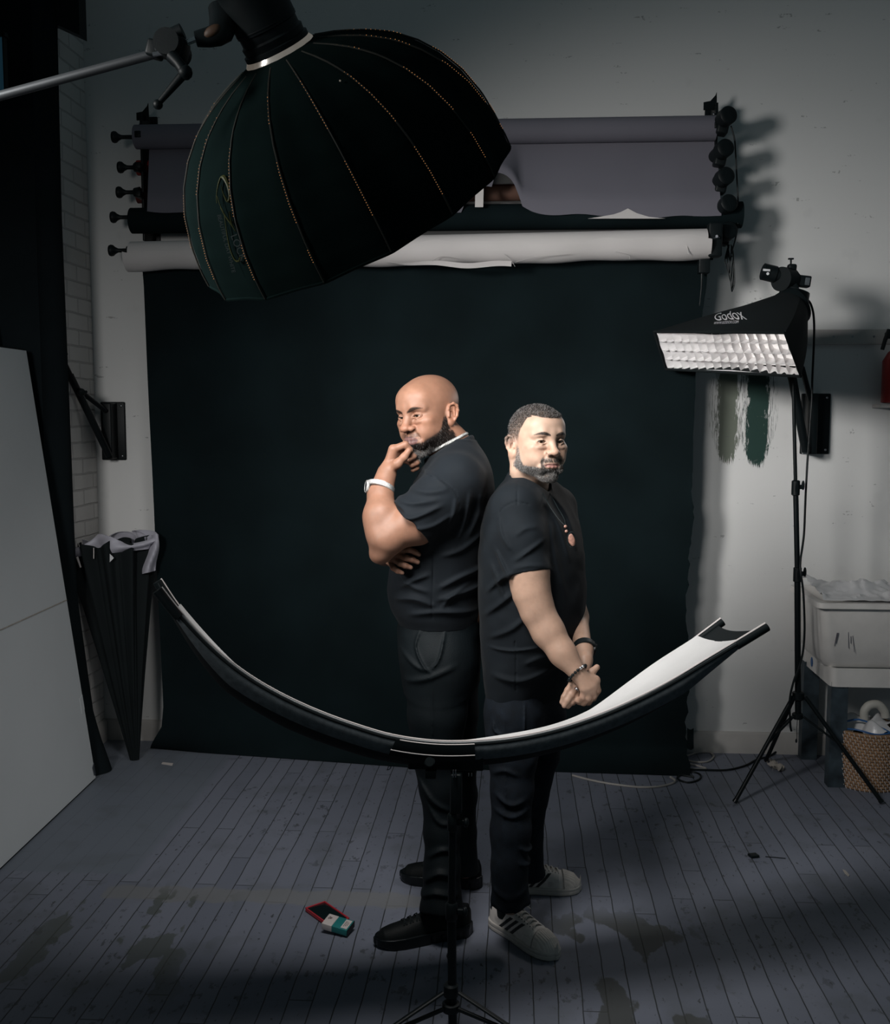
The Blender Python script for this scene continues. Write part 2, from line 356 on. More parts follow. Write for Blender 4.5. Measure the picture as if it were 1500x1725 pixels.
def struct(name, mb, m): return tag(mb.build(name, m), kind='structure')
struct('floor', MB().box((0, 2.2, -.05), (9, 7.2, .1)), 'floor')
struct('wall_back', MB().box((1.0, WALL_Y+.1, 2.2), (7.4, .2, 4.4)), 'wall')
bk = MB(); bk.box((CX-.15, (WALL_Y+4.78)/2, 2.2), (.30, WALL_Y-4.78, 4.4), bevel=.006)
struct('wall_left_pier', bk, 'brick').name = 'wall_left'
struct('wall_left_far', MB().box((CX-.62, 3.0, 2.2), (.2, 4.4, 4.4)), 'wall').name = 'wall_left.001'
bb = MB(); bb.prism([(CX, WALL_Y, 0), (CX, WALL_Y-.018, 0), (CX, WALL_Y-.018, .095), (CX, WALL_Y-.010, .108), (CX, WALL_Y, .108)], (6.6, 0, 0)); struct('baseboard_back', bb, 'wood_white')
bb = MB(); bb.prism([(CX, 4.78, 0), (CX+.02, 4.78, 0), (CX+.02, 4.78, .10), (CX+.008, 4.78, .115), (CX, 4.78, .115)], (0, WALL_Y-4.80, 0)); struct('baseboard_left', bb, 'wood_white')
a = P(1340, 556, WALL_Y); b = P(1340, 581, WALL_Y)
struct('trim_1', MB().box(((a[0]+4.6)/2, WALL_Y-.011, (a[2]+b[2])/2), (4.6-a[0], .022, a[2]-b[2]), bevel=.003), 'wood_white')
# screw heads on the rail
for px in (1437, 1473, 1405):
    q = P(px, 567, WALL_Y-.023); struct('trim_2', MB().cyl(q+[0, .003, 0], q-[0, .002, 0], .005, seg=12), 'steel')
# dark beam over the pier and a small window high on the left
q = P(133, 20, 4.70)
struct('trim_3', MB().prism([(q[0], 4.70, q[2]-.10), (q[0], 4.70, q[2]+.6), (-3.0, 4.70, q[2]+.6), (-3.0, 4.70, q[2]), (q[0]-.13, 4.70, q[2]-.04)], (0, .08, 0)), 'black_paint')
a = P(-60, 62, 4.3); b = P(9, 160, 4.3)
struct('window_1', MB().box(((a[0]+b[0])/2, 4.3, (a[2]+b[2])/2), (b[0]-a[0], .01, a[2]-b[2])), 'window_blue')
fr = MB()
for (p0, p1) in (((9, 58), (11, 164)), ((-62, 160), (12, 166)), ((-62, 58), (12, 63))):
    u, v = P(*p0, 4.3), P(*p1, 4.3); fr.box(((u[0]+v[0])/2, 4.295, (u[2]+v[2])/2), (abs(v[0]-u[0]), .03, abs(v[2]-u[2])))
struct('window_1_frame', fr, 'black_paint').name = 'window_1.001'

# ------------------------------------------------------------------ V-flat and black curtain on the left
T = P(42, 588, 4.50); B = G(160, 1313); Bn = G(-60, 1522); Tn = np.array([T[0]+(Bn[0]-B[0]), Bn[1]-(B[1]-T[1]), T[2]+.0])
u = T-B; nrm = np.cross(Bn-B, u); nrm /= np.linalg.norm(nrm)
if nrm[0] < 0: nrm = -nrm
vf = empty('foam_board', B, 'large white foam board leaning against the black curtain, with a seam across its middle', 'foam board')
MB().prism([B, T, Tn, Bn], -nrm*.045).build('core', 'black_cloth', vf)
def q4(a, b, s): return a+(b-a)*s
MB().prism([q4(B, T, .004)+nrm*.0006, q4(B, T, .428)+nrm*.0006, q4(Bn, Tn, .428)+nrm*.0006, q4(Bn, Tn, .004)+nrm*.0006], nrm*.004).build('lower_panel', 'foam', vf)
MB().prism([q4(B, T, .431)+nrm*.0006, q4(B, T, .996)+nrm*.0006, q4(Bn, Tn, .996)+nrm*.0006, q4(Bn, Tn, .431)+nrm*.0006], nrm*.004).build('upper_panel', 'foam', vf)
s = MB(); sa, sb = q4(B, T, .4295), q4(Bn, Tn, .4295); s.tube([sa+nrm*.003, sb+nrm*.003], .003, 6); lab(s.build('seam_tape', 'debris', vf), 'yellowed tape over the seam')
cr = MB(); c0 = q4(B, T, .012)+nrm*.005; cr.prism([c0, c0+u*.028, c0+u*.02+(Bn-B)*.018, c0+(Bn-B)*.014], nrm*.003); lab(cr.build('corner_guard', 'steel', vf), 'torn grey tape on the lower corner')
c0 = q4(B, T, .17)+nrm*.005; MB().prism([c0, c0+u*.035, c0+u*.03+(Bn-B)*.03, c0-u*.005+(Bn-B)*.03], nrm*.0008).build('tape_patch', 'foam', vf)
# curtain: its far edge follows a plumb line that swings into the room near the floor
edge_px = [(60, -120), (91, 20), (94, 200), (97, 360), (103, 520), (110, 700), (118, 900), (124, 1010), (140, 1120), (152, 1200), (166, 1245), (184, 1292)]
zs = [P(a, b, 4.72)[2] for a, b in edge_px]; xs = [P(a, b, 4.72)[0] for a, b in edge_px]
def cur(u, v):
    z = 4.2*(1-v)+.004; ex = np.interp(z, zs[::-1], xs[::-1]); Y = 4.72-u*2.3
    fold = .022*math.sin(u*70+math.sin(v*3)*.8)*(.35+.65*v)+.012*math.sin(u*33+2)
    x = ex-.0+fold-min(u*6, 1)*(.05+.10*max(0, .2-z)*0)-(0 if u < .02 else .0)
    lim = -1.985-.27*z/2.2-.06
    if u > .06: x = min(x, lim+fold*.5)
    return (x, Y, z)
tag(MB().grid(cur, 150, 60, .004).build('curtain', 'curtain'), 'tall black curtain hanging behind the white foam board', 'curtain')

# ------------------------------------------------------------------ folded umbrella standing on its tip
tip = G(227, 1280); top = P(186, 914, 4.93)
um = empty('umbrella', tip, 'big black folded umbrella standing on its tip in the corner, white lining showing', 'umbrella')
ax = top-tip; Lh = np.linalg.norm(ax); U, V, Dd = frame(ax, (0, 1, 0))
def umb(u, v):
    a = 2*math.pi*u; r = .02+.178*v**1.0
    f = 1+.16*v**.5*math.sin(11*a)+.06*math.sin(23*a+v*2); zt = Lh*v+(.018*math.sin(a*7+1)*(v > .97))
    rx = r*f; return tip+Dd*zt+V*rx*math.cos(a)*.62+U*rx*math.sin(a)*.98
MB().grid(umb, 264, 40, .002).build('canopy', 'black_cloth', um)
def lin(u, v):
    a = 2*math.pi*u; r = .165+.045*math.sin(a*3+1)+.03*math.sin(7*a)+.05*math.sin(v*3.1)*(1+.5*math.sin(5*a+v*6))
    z = Lh*(.955+.0*v)+.085*v*(1.1+.5*math.sin(a*4+1.5))-(.0 if v < .7 else (v-.7)*.14)
    return tip+Dd*z+V*r*math.cos(a)*.62+U*r*math.sin(a)*(1.02)
MB().grid(lin, 130, 14, .0015).build('lining', 'lining', um)
fl = MB()
def flap(u, v): return P(243+u*22+3*math.sin(v*5), 905+v*62-u*6, 4.86+.03*math.sin(u*5+v*3))
fl.grid(flap, 10, 14, .0015); lab(fl.build('lining_flap', 'lining', um), 'pale lining hanging over the right side')
MB().tube([tip, tip+Dd*Lh*1.0], .006, 8).build('shaft', 'steel', um)
for p0, p1 in (((119, 939), (127, 957)), ((130, 938), (136, 956)), ((158, 923), (158, 941))):
    a, b = P(*p0, 4.80), P(*p1, 4.80); lab(MB().tube([a, b], [.006, .004] if p0[0] < 150 else [.002, .002], 8).build('rib_tip', 'white_line', um), 'white rib tip')
a = [P(185, 933, 4.79), P(192, 940, 4.79), P(185, 947, 4.79)]; lab(MB().prism(a, (0, .002, 0)).build('label_tag', 'print_white', um), 'small white triangular tag')
# ------------------------------------------------------------------ octagonal softbox (key light) seen from behind
neck = OCTA_C-OCTA_A*OCTA_D
ob = empty('parabolic_softbox', neck, 'huge black ribbed parabolic softbox hanging over the two people', 'softbox')
PROF = [(0, .078), (.008, .085), (.03, .150), (.06, .215), (.10, .275), (.15, .325), (.21, .368), (.28, .402), (.37, .428), (.45, .440), (.50, .442)]
PROF = [(z*OCTA_D/.5, max(r*OCTA_R/.442, .072)) for z, r in PROF]
pz = [p[0] for p in PROF]; pr = [p[1] for p in PROF]
ou = RT-OCTA_A*(RT@OCTA_A); ou /= np.linalg.norm(ou); ov = np.cross(OCTA_A, ou)
NR = 16; PH = math.pi/NR*.55
def opt(th, s, dr=0):
    k = ((th-PH) % (2*math.pi/NR))-math.pi/NR
    r = float(np.interp(s, pz, pr)); poly = math.cos(math.pi/NR)/math.cos(k)
    mixk = min(1, s/.08); r = r*(1+(poly*1.0-1)*mixk)-.010*math.cos(k*NR/2)**2*mixk*(1-.6*s/OCTA_D)
    return neck+OCTA_A*s+(r+dr)*(ou*math.cos(th)+ov*math.sin(th))
MB().grid(lambda u, v: opt(2*math.pi*u, OCTA_D*(.01+.99*v**.8)), 192, 40, .0025).build('canopy', 'octa_shell', ob)
for k in range(NR):
    th = PH+2*math.pi*k/NR
    tb = MB(); pts = [opt(th, s, .0022) for s in np.linspace(.012, OCTA_D*.995, 26)]
    tb.tube(pts, .0020, 6); r = tb.build('rib', 'rib_tape', ob)
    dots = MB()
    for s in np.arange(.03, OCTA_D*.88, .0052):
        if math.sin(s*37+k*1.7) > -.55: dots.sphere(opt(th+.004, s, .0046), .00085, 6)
    tag(dots.build('stitching', 'stitch_leak', r), kind='stuff')  # glowing dots paint the light leaking along each seam
lip = MB(); rim = [opt(2*math.pi*k/192, OCTA_D, -.001) for k in range(193)]; lip.tube(rim, .004, 6, cap=False); lip.build('rim_piping', 'octa_shell', ob)
MB().lathe([(0, .35), (.002, .375), (.004, .35)], OCTA_C-OCTA_A*.014, OCTA_A, 64).build('diffuser', 'white_fab', ob)
MB().lathe([(-.006, .074), (.004, .081), (.012, .083), (.016, .079)], neck, OCTA_A, 48, cap=False).build('speed_ring', 'ring', ob)
# scrollwork logo printed on the left panels
def onsurf(px, py, lift=.004):
    # nearest canopy point along the line of sight
    r = FW+RT*(px-750)/FPX+UP*(862.5-py)/FPX; r /= np.linalg.norm(r); cam0 = np.array([0, 0, EYE]); best = None
    for t in np.linspace(1.7, 2.9, 500):
        q = cam0+r*t; d = q-neck; s = d@OCTA_A
        if s < .01 or s > OCTA_D: continue
        rad = np.linalg.norm(d-OCTA_A*s)
        if rad <= float(np.interp(s, pz, pr)): return q-r*lift*1.6
    return cam0+r*2.4
sw = MB()
A_ = [(384, 398), (378, 384), (372, 367), (366, 343), (365, 330), (368, 312), (373, 299), (378, 299), (384, 312), (387, 328), (385, 340), (380, 333), (375, 322), (373, 312)]
B_ = [(366, 330), (372, 348), (378, 360), (380, 375), (383, 395), (387, 415), (393, 432), (399, 440), (404, 439), (405, 434)]
C_ = [(372, 350), (380, 364), (389, 377), (398, 391), (391, 378), (388, 365), (387, 356)]
for pth, rr in ((A_[3:], [.0016, .002, .004, .006, .003, .002, .005, .002, .001]), (B_, [.0016, .002, .002, .003, .004, .003]), (C_, [.002, .003, .0012, .003, .003])):
    sw.tube([onsurf(*q) for q in pth], rr, 6, smooth=5, flat=.5)
sw.build('logo_scroll', 'print_olive', ob)
def line_text(s, a, b, size, m, sh=0):
    p0, p1 = onsurf(*a, .009), onsurf(*b, .009); x = p1-p0; nn = -(FW); y = np.cross(nn, x); return text_mesh('lettering', s, size, p0, x, y, m, ob, .0003)
line_text('LOCK', (388, 397), (401, 428), .021, 'print_dim')
line_text('BEAUTIFUL DAY WHITE', (366, 362), (386, 440), .0115, 'print_dim')
# tiny pin hole of light in the fabric
pin = MB(); pin.sphere(onsurf(573, 136), .0022, 6); pin.build('pin_hole', 'ring', ob)
# strobe behind it
st = empty('studio_strobe', neck-OCTA_A*.006, 'black barrel-shaped strobe head plugged into the back of the big parabolic softbox', 'strobe')
MB().lathe([(-.012, .070), (-.03, .072), (-.034, .0675), (-.05, .0675), (-.052, .070), (-.26, .070), (-.262, .066), (-.30, .066)], neck, OCTA_A, 48).build('barrel', 'black_plastic', st)
MB().lathe([(0.0, .0755), (-.014, .0755), (-.016, .071)], neck, OCTA_A, 48, cap=False).build('mount_ring', 'black_plastic', st)
sl = MB()
for k in range(2): a = neck-OCTA_A*(.06+.12*k); sl.lathe([(0, .0702), (.002, .0708), (.004, .0702)], a, OCTA_A, 48, cap=False)
sl.build('cooling_fins', 'black_paint', st)
cdir = -FW; side = ou
tp = neck-OCTA_A*.10+cdir*.0715+ou*.012; text_mesh('lettering', 'GODOX', .034, tp-OCTA_A*.12, OCTA_A, ou*1.0, 'print_dim', st, .0004, space=1.1)
# bracket arm, pin
h0 = neck-OCTA_A*.12-ou*.07; h1 = P(372, 55, 2.24); h2 = P(330, 66, 2.22)
MB().tube([h0, h1, h2], [.030, .028, .018], 16, smooth=4, flat=.7).build('mount_arm', 'black_plastic', st)
q = P(362, 60, 2.22)+cdir*.022; MB().sphere(q, (.020, .006, .011), 12, rotm('Y', -.5)).build('brown_tag', 'leather', st)
MB().cyl(P(330, 66, 2.22), P(308, 75, 2.22), .006).build('spigot', 'chrome', st)
bm_ = empty('boom_arm', P(285, 82, 2.22), 'grey metal boom pole with grip head and locking lever reaching in from the left edge', 'boom arm')
MB().tube([P(-260, 232, 2.22), P(300, 80, 2.22)], [.0098, .0098], 16).build('pole', 'boom', bm_)
gb = MB(); gc = P(291, 81, 2.22); Rg = rotm('Y', .27)
gb.box(gc, (.062, .05, .046), Rg, .010); gb.cyl(gc-np.array([0, .045, 0]), gc+np.array([0, .045, 0]), .027, seg=24); gb.box(P(262, 84, 2.22), (.030, .04, .034), Rg, .006)
gb.cyl(gc+[-.012, 0, .02], gc+[.022, 0, .034], .016, seg=16); gb.build('grip_head', 'black_plastic', bm_)
lv = MB(); lv.tube([P(290, 95, 2.17), P(302, 108, 2.16), P(312, 122, 2.16)], [.013, .011, .013], 12, smooth=3); lv.sphere(P(312, 122, 2.16), .0155, 12)
lv.tube([P(312, 122, 2.16), P(268, 173, 2.16)], [.010, .006], 12); lv.sphere(P(266, 176, 2.16), .0105, 12); lv.build('locking_lever', 'black_plastic', bm_)
lv = MB(); a, b = P(258, 92, 2.194), P(280, 88, 2.194); lv.tube([a, b], .005, 8); lv.build('clamp_plate', 'steel', bm_)

# ------------------------------------------------------------------ backdrop rollers
RY = 5.00
def roll(nm, label, xl, xr, yl, yr, rad, m, grp='paper rolls on the wall brackets', Y=RY):
    a, b = P(xl, yl, Y), P(xr, yr, Y); e = empty(nm, (a+b)/2, label, 'paper roll', grp)
    MB().lathe([(0, rad*.45), (0.0005, rad), (np.linalg.norm(b-a)-.0005, rad), (np.linalg.norm(b-a), rad*.45)], a, b-a, 40).build('roll', m, e); return e, a, b
g1, a1, b1 = roll('paper_roll', 'grey paper roll, topmost, with a torn sheet hanging from it', 229, 1206, 231, 216, .056, 'grey_paper')
z0, z1 = P(700, 222, RY)[2], None
def torn(u, v):
    top_ = P(252-4*v+u*(1206-252)+14*u*v, 240-18*u, RY-.052)
    base = 356+8*u
    base += 1.8*math.sin(u*9)+1.4*math.sin(u*31)+1.0*math.sin(u*73)
    hole = 44*max(0, 1-abs((u-.60)/.052)**4) if abs(u-.60) < .052 else 0
    rise = 26*(1/(1+math.exp((u-.655)*95)))*(u > .6)
    tear = 0
    yb = base-hole-rise+(0 if u < .655 else 0)
    return P(top_[0]*0+252-4*v+u*(1206-252)+14*u*v, (240-18*u)+v*(yb-(240-18*u)), RY+.030-.120*min(1, v*1.25)**1.3+.006*math.sin(u*14)*v)
MB().grid(torn, 150, 14, .0012).build('hanging_sheet', 'grey_paper', g1)
tb = MB(); pts = [P(990, 369, RY-.068), P(1010, 366, RY-.068), P(1033, 362, RY-.068), (P(1045, 358, RY-.068)), P(1057, 352, RY-.068), P(1072, 360, RY-.068), P(1092, 366, RY-.068), P(1120, 369, RY-.068)]; pts = [q-[0, .034, .004] for q in pts]
tb.prism(pts, (0, .003, 0)); lab(tb.build('torn_flap', 'white_paper', g1), 'pale torn flap of the sheet edge')
r2, _, _ = roll('paper_roll', 'red paper roll, second from the top, hidden behind the grey sheet', 232, 1208, 283, 270, .036, 'red_paper', Y=RY+.095)
r3, _, _ = roll('paper_roll', 'brown paper roll, third from the top, seen through the tear of the grey sheet', 232, 1210, 330, 320, .036, 'maroon', Y=RY+.095)
MB().lathe([(0, .037), (.9, .037)], P(640, 324, RY+.09)-[0, 0, .012], (1, 0, 0), 32).build('outer_wrap', 'brown_paper', r3)
sa, sb = P(808, 300, RY-.100), P(808, 349, RY-.100)
tag(MB().box((sa+sb)/2, (.038, .002, sa[2]-sb[2]), rotm('Y', .02)).build('white_strap', 'silver_tape'), 'short white strap hanging in front of the brown paper roll', 'strap')
# black backdrop sheet with its own roll
r4, _, _ = roll('paper_roll', 'black paper roll, fourth from the top, its sheet falls to the floor as the backdrop', 222, 1250, 372, 362, .060, 'backdrop', Y=RY-.02)
r4.name = 'backdrop_roll'; ORG['backdrop_roll'] = np.array(r4.location)
for c in r4.children: pass
BD = 4.95; BTOP = float(P(700, 425, 4.95)[2])
rag = np.random.default_rng(3); rg = rag.normal(0, 1, 400)
def edgeR(z):
    # ragged right edge of the paper
    pr_ = [(1192, 425), (1190, 480), (1180, 560), (1172, 640), (1168, 760), (1166, 880), (1162, 1000), (1160, 1100), (1160, 1240), (1152, 1270)]
    q = [P(a, b_, BD) for a, b_ in pr_]; base = np.interp(z, [k[2] for k in q][::-1], [k[0] for k in q][::-1])
    n = .030*mnoise.noise((z*7, 1.3, 0))+.018*mnoise.noise((z*21, 4.1, 0))+.010*mnoise.noise((z*60, 2.2, 0))
    return base+(n if z < 1.35 else n*.12)
EL = [(238, 425), (243, 480), (250, 640), (258, 800), (264, 950), (272, 1120), (275, 1190), (272, 1225)]
ELq = [P(a, b_, BD) for a, b_ in EL]
def bdrop(u, v):
    if v < .86: z = (BTOP-.10)*(1-v/.86)+.10; t = 0
    else: t = (v-.86)/.14; z = .10*(1-t)**2.2+.003
    xl = np.interp(z, [.003]+[k[2] for k in ELq][::-1], [P(253, 1262, 5.02)[0]]+[k[0] for k in ELq][::-1]); xr = edgeR(z)
    x = xl+(xr-xl)*u
    Y = BD+.008*math.sin(x*2.1+z*.8)+.004*math.sin(x*7+z*3)*min(1, z)
    Yb = np.interp(u, [0, .1, .5, 1], [5.03, 4.98, 4.83, 4.80]); k = t*t*(3-2*t)
    Y = Y*(1-k)+Yb*k
    return (x, Y, z)
bs = MB().grid(bdrop, 110, 110, .0015).build('backdrop_sheet', 'backdrop', r4); lab(bs, 'black backdrop paper with a ragged right edge reaching the floor')
tl = MB(); tl.grid(lambda u, v: (P(1158+u*11, 1226+v*34+3*math.sin(u*3), BD+.004*math.sin(v*7))), 8, 10, .0015); tl.build('paper_scrap', 'backdrop', r4)
# white roll in front
WY = 4.83
wr, wa, wb = roll('paper_roll', 'white paper roll, lowest of the five, wrinkled along its lower edge', 222, 1190, 430, 409, .062, 'white_paper', Y=WY+.03)
def wrapf(u, v):
    ax_ = wa+(wb-wa)*(-.006+u*1.010); a = -.9+v*2.3+.10*math.sin(u*17)*(v < .08)
    vv = a; cut = 0
    if v > .9: cut = .05*math.sin(u*23)+.05*math.sin(u*51+2)
    a2 = math.radians(200)+(-v)*2.2+cut*0
    return ax_+np.array([0, math.cos(1.9+v*3.0+ (0.10*math.sin(u*21)+.06*math.sin(u*47))*(v < .05)), math.sin(1.9+v*3.0+(0.10*math.sin(u*21)+.06*math.sin(u*47))*(v < .05))])*(.0650+.002*math.sin(u*30+v*4))
def loose(u, v):
    # loose outer layer: wraps the lower front of the roll
    c = wa+(wb-wa)*(-.008+u*1.014)
    st_ = 2.95+.16*math.sin(u*19)+.10*math.sin(u*43+1)+.06*math.sin(u*90)
    a = st_+v*(4.9-st_)
    r = .066+.004*math.sin(u*26+2)*v+.002*math.sin(u*61)
    return c+np.array([0, math.cos(a)*r, math.sin(a)*r-.006*v])
MB().grid(loose, 160, 14, .001).build('loose_sheet', 'white_paper', wr)
def sag(u, v):
    x = 650+u*212; y = 441+v*(9*math.sin(min(1, u*1.6)*math.pi*.5)) + (2*math.sin(u*12))
    return P(x, y, WY-.035+.01*v)
MB().grid(sag, 40, 5, .001).build('sagging_edge', 'white_paper', wr)
for pts in (((728, 440), (745, 432), (775, 436)), ((850, 428), (862, 440), (868, 449)), ((868, 442), (900, 434), (960, 428)), ((1038, 424), (1060, 430), (1061, 437)), ((1150, 411), (1158, 414), (1160, 428))):
    MB().tube([P(a, b, WY-.0365) for a, b in pts], .0022, 6, smooth=4, flat=.5).build('crease', 'white_paper', wr)

# brackets
def bracket(nm, label, px, y0, y1, hooks):
    a = P(px, y0, RY); b = P(px, y1, RY); e = empty(nm, P(px, (y0+y1)/2, WALL_Y-.01), label, 'wall bracket', 'brackets holding the paper rolls')
    m = MB(); m.box(((a[0]+b[0])/2, WALL_Y-.006, (a[2]+b[2])/2), (.055, .012, a[2]-b[2]+.05), bevel=.002); m.build('back_plate', 'black_paint', e)
    m = MB(); m.box(((a[0]+b[0])/2, (RY+.03+WALL_Y)/2, (a[2]+b[2])/2), (.012, WALL_Y-RY+.02, a[2]-b[2]), bevel=.002); m.build('web_plate', 'black_paint', e)
    m = MB(); t = a[2]; s = 1 if px > 700 else -1
    m.prism([(a[0]-.045, RY+.05, t-.02), (a[0]-.045, RY+.05, t+.015), (a[0]-.015, RY+.05, t+.020), (a[0]+.008, RY+.05, t+.045), (a[0]+.014, RY+.05, t+.060), (a[0]+.016, RY+.05, t-.02)], (0, .006, 0)); m.build('top_hook', 'black_paint', e)
    q = P(px-3, y0+20, RY+.02); m = MB(); m.sphere(q, .006, 8); m.build('bolt', 'steel', e)
    for yy in hooks:
        q = P(px, yy, RY); m = MB(); m.box(q+[0, -.01, -.0], (.03, .10, .030), bevel=.004); m.build('hook', 'black_paint', e)
    return e
bracket('wall_bracket', 'black bracket carrying the left ends of the paper rolls', 239, 190, 405, (231, 283, 330, 370, 426))
rb = bracket('wall_bracket', 'black bracket carrying the right ends of the paper rolls', 1206, 172, 420, (216, 270, 320, 362, 405))
m = MB(); m.box(P(1204, 405, WY+.02), (.062, .06, .15), bevel=.008); m.box(P(1186, 442, WY+.05), (.05, .05, .10), bevel=.004); m.build('lower_block', 'black_plastic', rb)
m = MB(); m.cyl(P(1208, 398, WY-.03), P(1208, 398, WY+.02), .006); m.cyl(P(1203, 401, WY-.02), P(1213, 400, WY-.02), .003); m.build('wing_bolt', 'steel', rb)
m = MB(); m.tube([P(1183, 460, WY+.05), P(1182, 485, WY+.05), P(1179, 515, WY+.05)], [.006, .003, .002], 8); m.build('hanging_cord', 'black_plastic', rb)
# left knobs
for i, (kx, ky, sx) in enumerate(((189, 231, 236), (199, 282, 236), (197, 324, 236), (187, 366, 240), (184, 422, 224))):
    nmw = ('topmost', 'second', 'third', 'fourth', 'lowest')[i]
    a = P(kx, ky, RY-.01); b = P(sx, ky, RY-.01); e = empty('roller_plug', a, f'black flared knob on the left end of a paper roll, {nmw} of the five', 'knob', 'knobs on the left ends of the paper rolls')
    L = np.linalg.norm(b-a)
    MB().lathe([(0, .012), (.002, .025), (.010, .028), (.020, .026), (.030, .017), (.045, .010), (.07, .009)], a, b-a, 28).build('knob', 'black_plastic', e)
    MB().lathe([(.06, .0095), (L-.03, .0105), (L-.028, .02), (L, .026)], a, b-a, 20).build('stem', 'black_plastic', e)
# right hand motors
CH = [(1229, 193, 1217, 216), (1224, 248, 1213, 270), (1225, 295, 1214, 315), (1230, 341, 1219, 358), (1230, 387, 1219, 402)]
for i, (cx, cy, bx, by) in enumerate(CH):
    nmw = ('topmost', 'second', 'third', 'fourth', 'lowest')[i]
    e = empty('roller_drive', P(bx, by, RY-.04), f'black round-ended drive unit on the right end of the paper rolls, {nmw} of the five', 'drive unit', 'drive units on the right ends of the paper rolls')
    a = P(cx, cy, RY-.12); b = P(cx-17, cy+14, RY-.02)
    MB().lathe([(-.004, .020), (-.002, .034), (.003, .040), (.05, .040), (.053, .034), (.09, .032), (.12, .030)], a, b-a, 32).build('drum', 'black_plastic', e)
    MB().box(P(bx, by, RY-.04), (.052, .07, .062), rotm('Y', .2), .010).build('gear_box', 'black_plastic', e)
    for dx, dy in ((-13, 6), (-8, 2)):
        q = P(cx+dx, cy+dy+6, RY-.098); MB().tube([q, P(cx+dx+3, cy+dy+10, RY-.10), P(cx+dx+7, cy+dy+12, RY-.10)], .0012, 6).build('marking', 'steel', e)
def cable(nm, label, pts, r, m, Y=None, cat='cable', smooth=6):
    q = [P(*p, Y) if len(p) == 2 else (P(*p)) for p in pts]
    o = MB().tube(q, r, 8, smooth=smooth).build(nm, m); return tag(o, label, cat)
cable('cable', 'thin black cable running down beside the round-ended drive units', [(1232, 212), (1238, 235), (1240, 262), (1242, 300), (1244, 340), (1244, 375), (1240, 400), (1235, 418), (1232, 428)], .0035, 'black_plastic', RY-.06)
lp = MB()
for k, (xa, xb, yb, xt) in enumerate(((1222, 1229, 460, 1228), (1226, 1232, 474, 1229), (1230, 1234, 491, 1226), (1224, 1231, 440, 1228), (1236, 1234, 489, 1232))):
    lp.tube([P(xt, 412, RY-.05), P(xa, 436, RY-.06), P(xa+2, yb-14, RY-.06), P(xb, yb, RY-.05), P(xb+2, yb-25, RY-.04), P(1236, 430, RY-.04), P(1233, 414, RY-.04)], .0026, 6, smooth=6)
tag(lp.build('cable_bundle', 'black_plastic'), 'tangled loops of thin black cable dangling under the drive units', 'cable')

# ------------------------------------------------------------------ curved reflector on its stand
RX0 = -.16; RC = np.array([RX0, 2.69, 0]); E1 = np.array([.957, .287, 0]); E1 /= np.linalg.norm(E1); WD = np.array([-.080, .225, -.050])
PX = [(270, 991), (300, 1029), (345, 1078), (385, 1114), (430, 1146), (480, 1174), (535, 1199), (595, 1221), (660, 1240), (730, 1250), (800, 1250), (870, 1243), (940, 1228), (1010, 1205), (1075, 1177), (1135, 1146), (1190, 1113), (1240, 1083), (1291, 1052)]
def on_plane(px, py):
    # meet the vertical plane the near edge lies in
    r = FW+RT*(px-750)/FPX+UP*(862.5-py)/FPX; n = np.cross(E1, (0, 0, 1)); c = np.array([0, 0, EYE]); t = ((RC-c)@n)/(r@n); return c+r*t
NEAR = smooth_path([on_plane(*p) for p in PX], 8)
NEAR = np.array(NEAR); arc = np.r_[0, np.cumsum(np.linalg.norm(np.diff(NEAR, axis=0), axis=1))]; ARC_L = arc[-1]
def nedge(s): return np.array([np.interp(s, arc, NEAR[:, k]) for k in range(3)])
def ntan(s): d = nedge(min(s+.02, ARC_L))-nedge(max(s-.02, 0)); return d/np.linalg.norm(d)
def nup(s): t = ntan(s); n = np.cross(t, WD/np.linalg.norm(WD)); n = n/np.linalg.norm(n); return n if n[2] > 0 else -n
def wdv(s): c = 1-abs(2*s/ARC_L-1); return WD+np.array([0, 0, -.064*min(1, c*2.0)+.018+.016*(1-s/ARC_L)])
rf = empty('curved_reflector', nedge(ARC_L/2), 'curved U-shaped reflector with a white face and black back in front of the two people', 'reflector')
S0, S1 = .062, ARC_L-.075
def top_s(u, v):
    s = S0+.015+(S1-S0-.03)*u; sc = .010*math.sin(u*9)**2+.006*math.sin(u*23)
    return nedge(s)+nup(s)*(.0035+.016*(4*v*(1-v))*0-.010*math.sin(v*math.pi)+ (.012+sc)*max(0, v-.8)*3)+wdv(s)*(.03+.94*v)
MB().grid(top_s, 120, 12, .003).build('white_face', 'white_fab', rf)
def side_s(u, v):
    s = S0+(S1-S0)*u; n = nup(s); e = min(1, 5*min(u, 1-u)+.35); h = .050*e
    return nedge(s)-n*(h*v)+np.array([.0, 1, 0])*(.018*v*v)-wdv(s)*.02*math.sin(v*3.14)
MB().grid(side_s, 120, 8, .003).build('fabric_edge', 'grey_fab', rf)
def under_s(u, v):
    s = S0+(S1-S0)*u; n = nup(s); e = min(1, 5*min(u, 1-u)+.35)
    return nedge(s)-n*(.049*e+.018*math.sin(min(1, v*1.3)*math.pi)*e-.04*e*v*v)+np.array([0, 1, 0])*(.018)*(1-v)+wdv(s)*v
MB().grid(under_s, 120, 10, .003).build('black_back', 'black_cloth', rf)
def farside(u, v):
    s = S0+(S1-S0)*u; n = nup(s); return nedge(s)+wdv(s)-n*(.012*v)
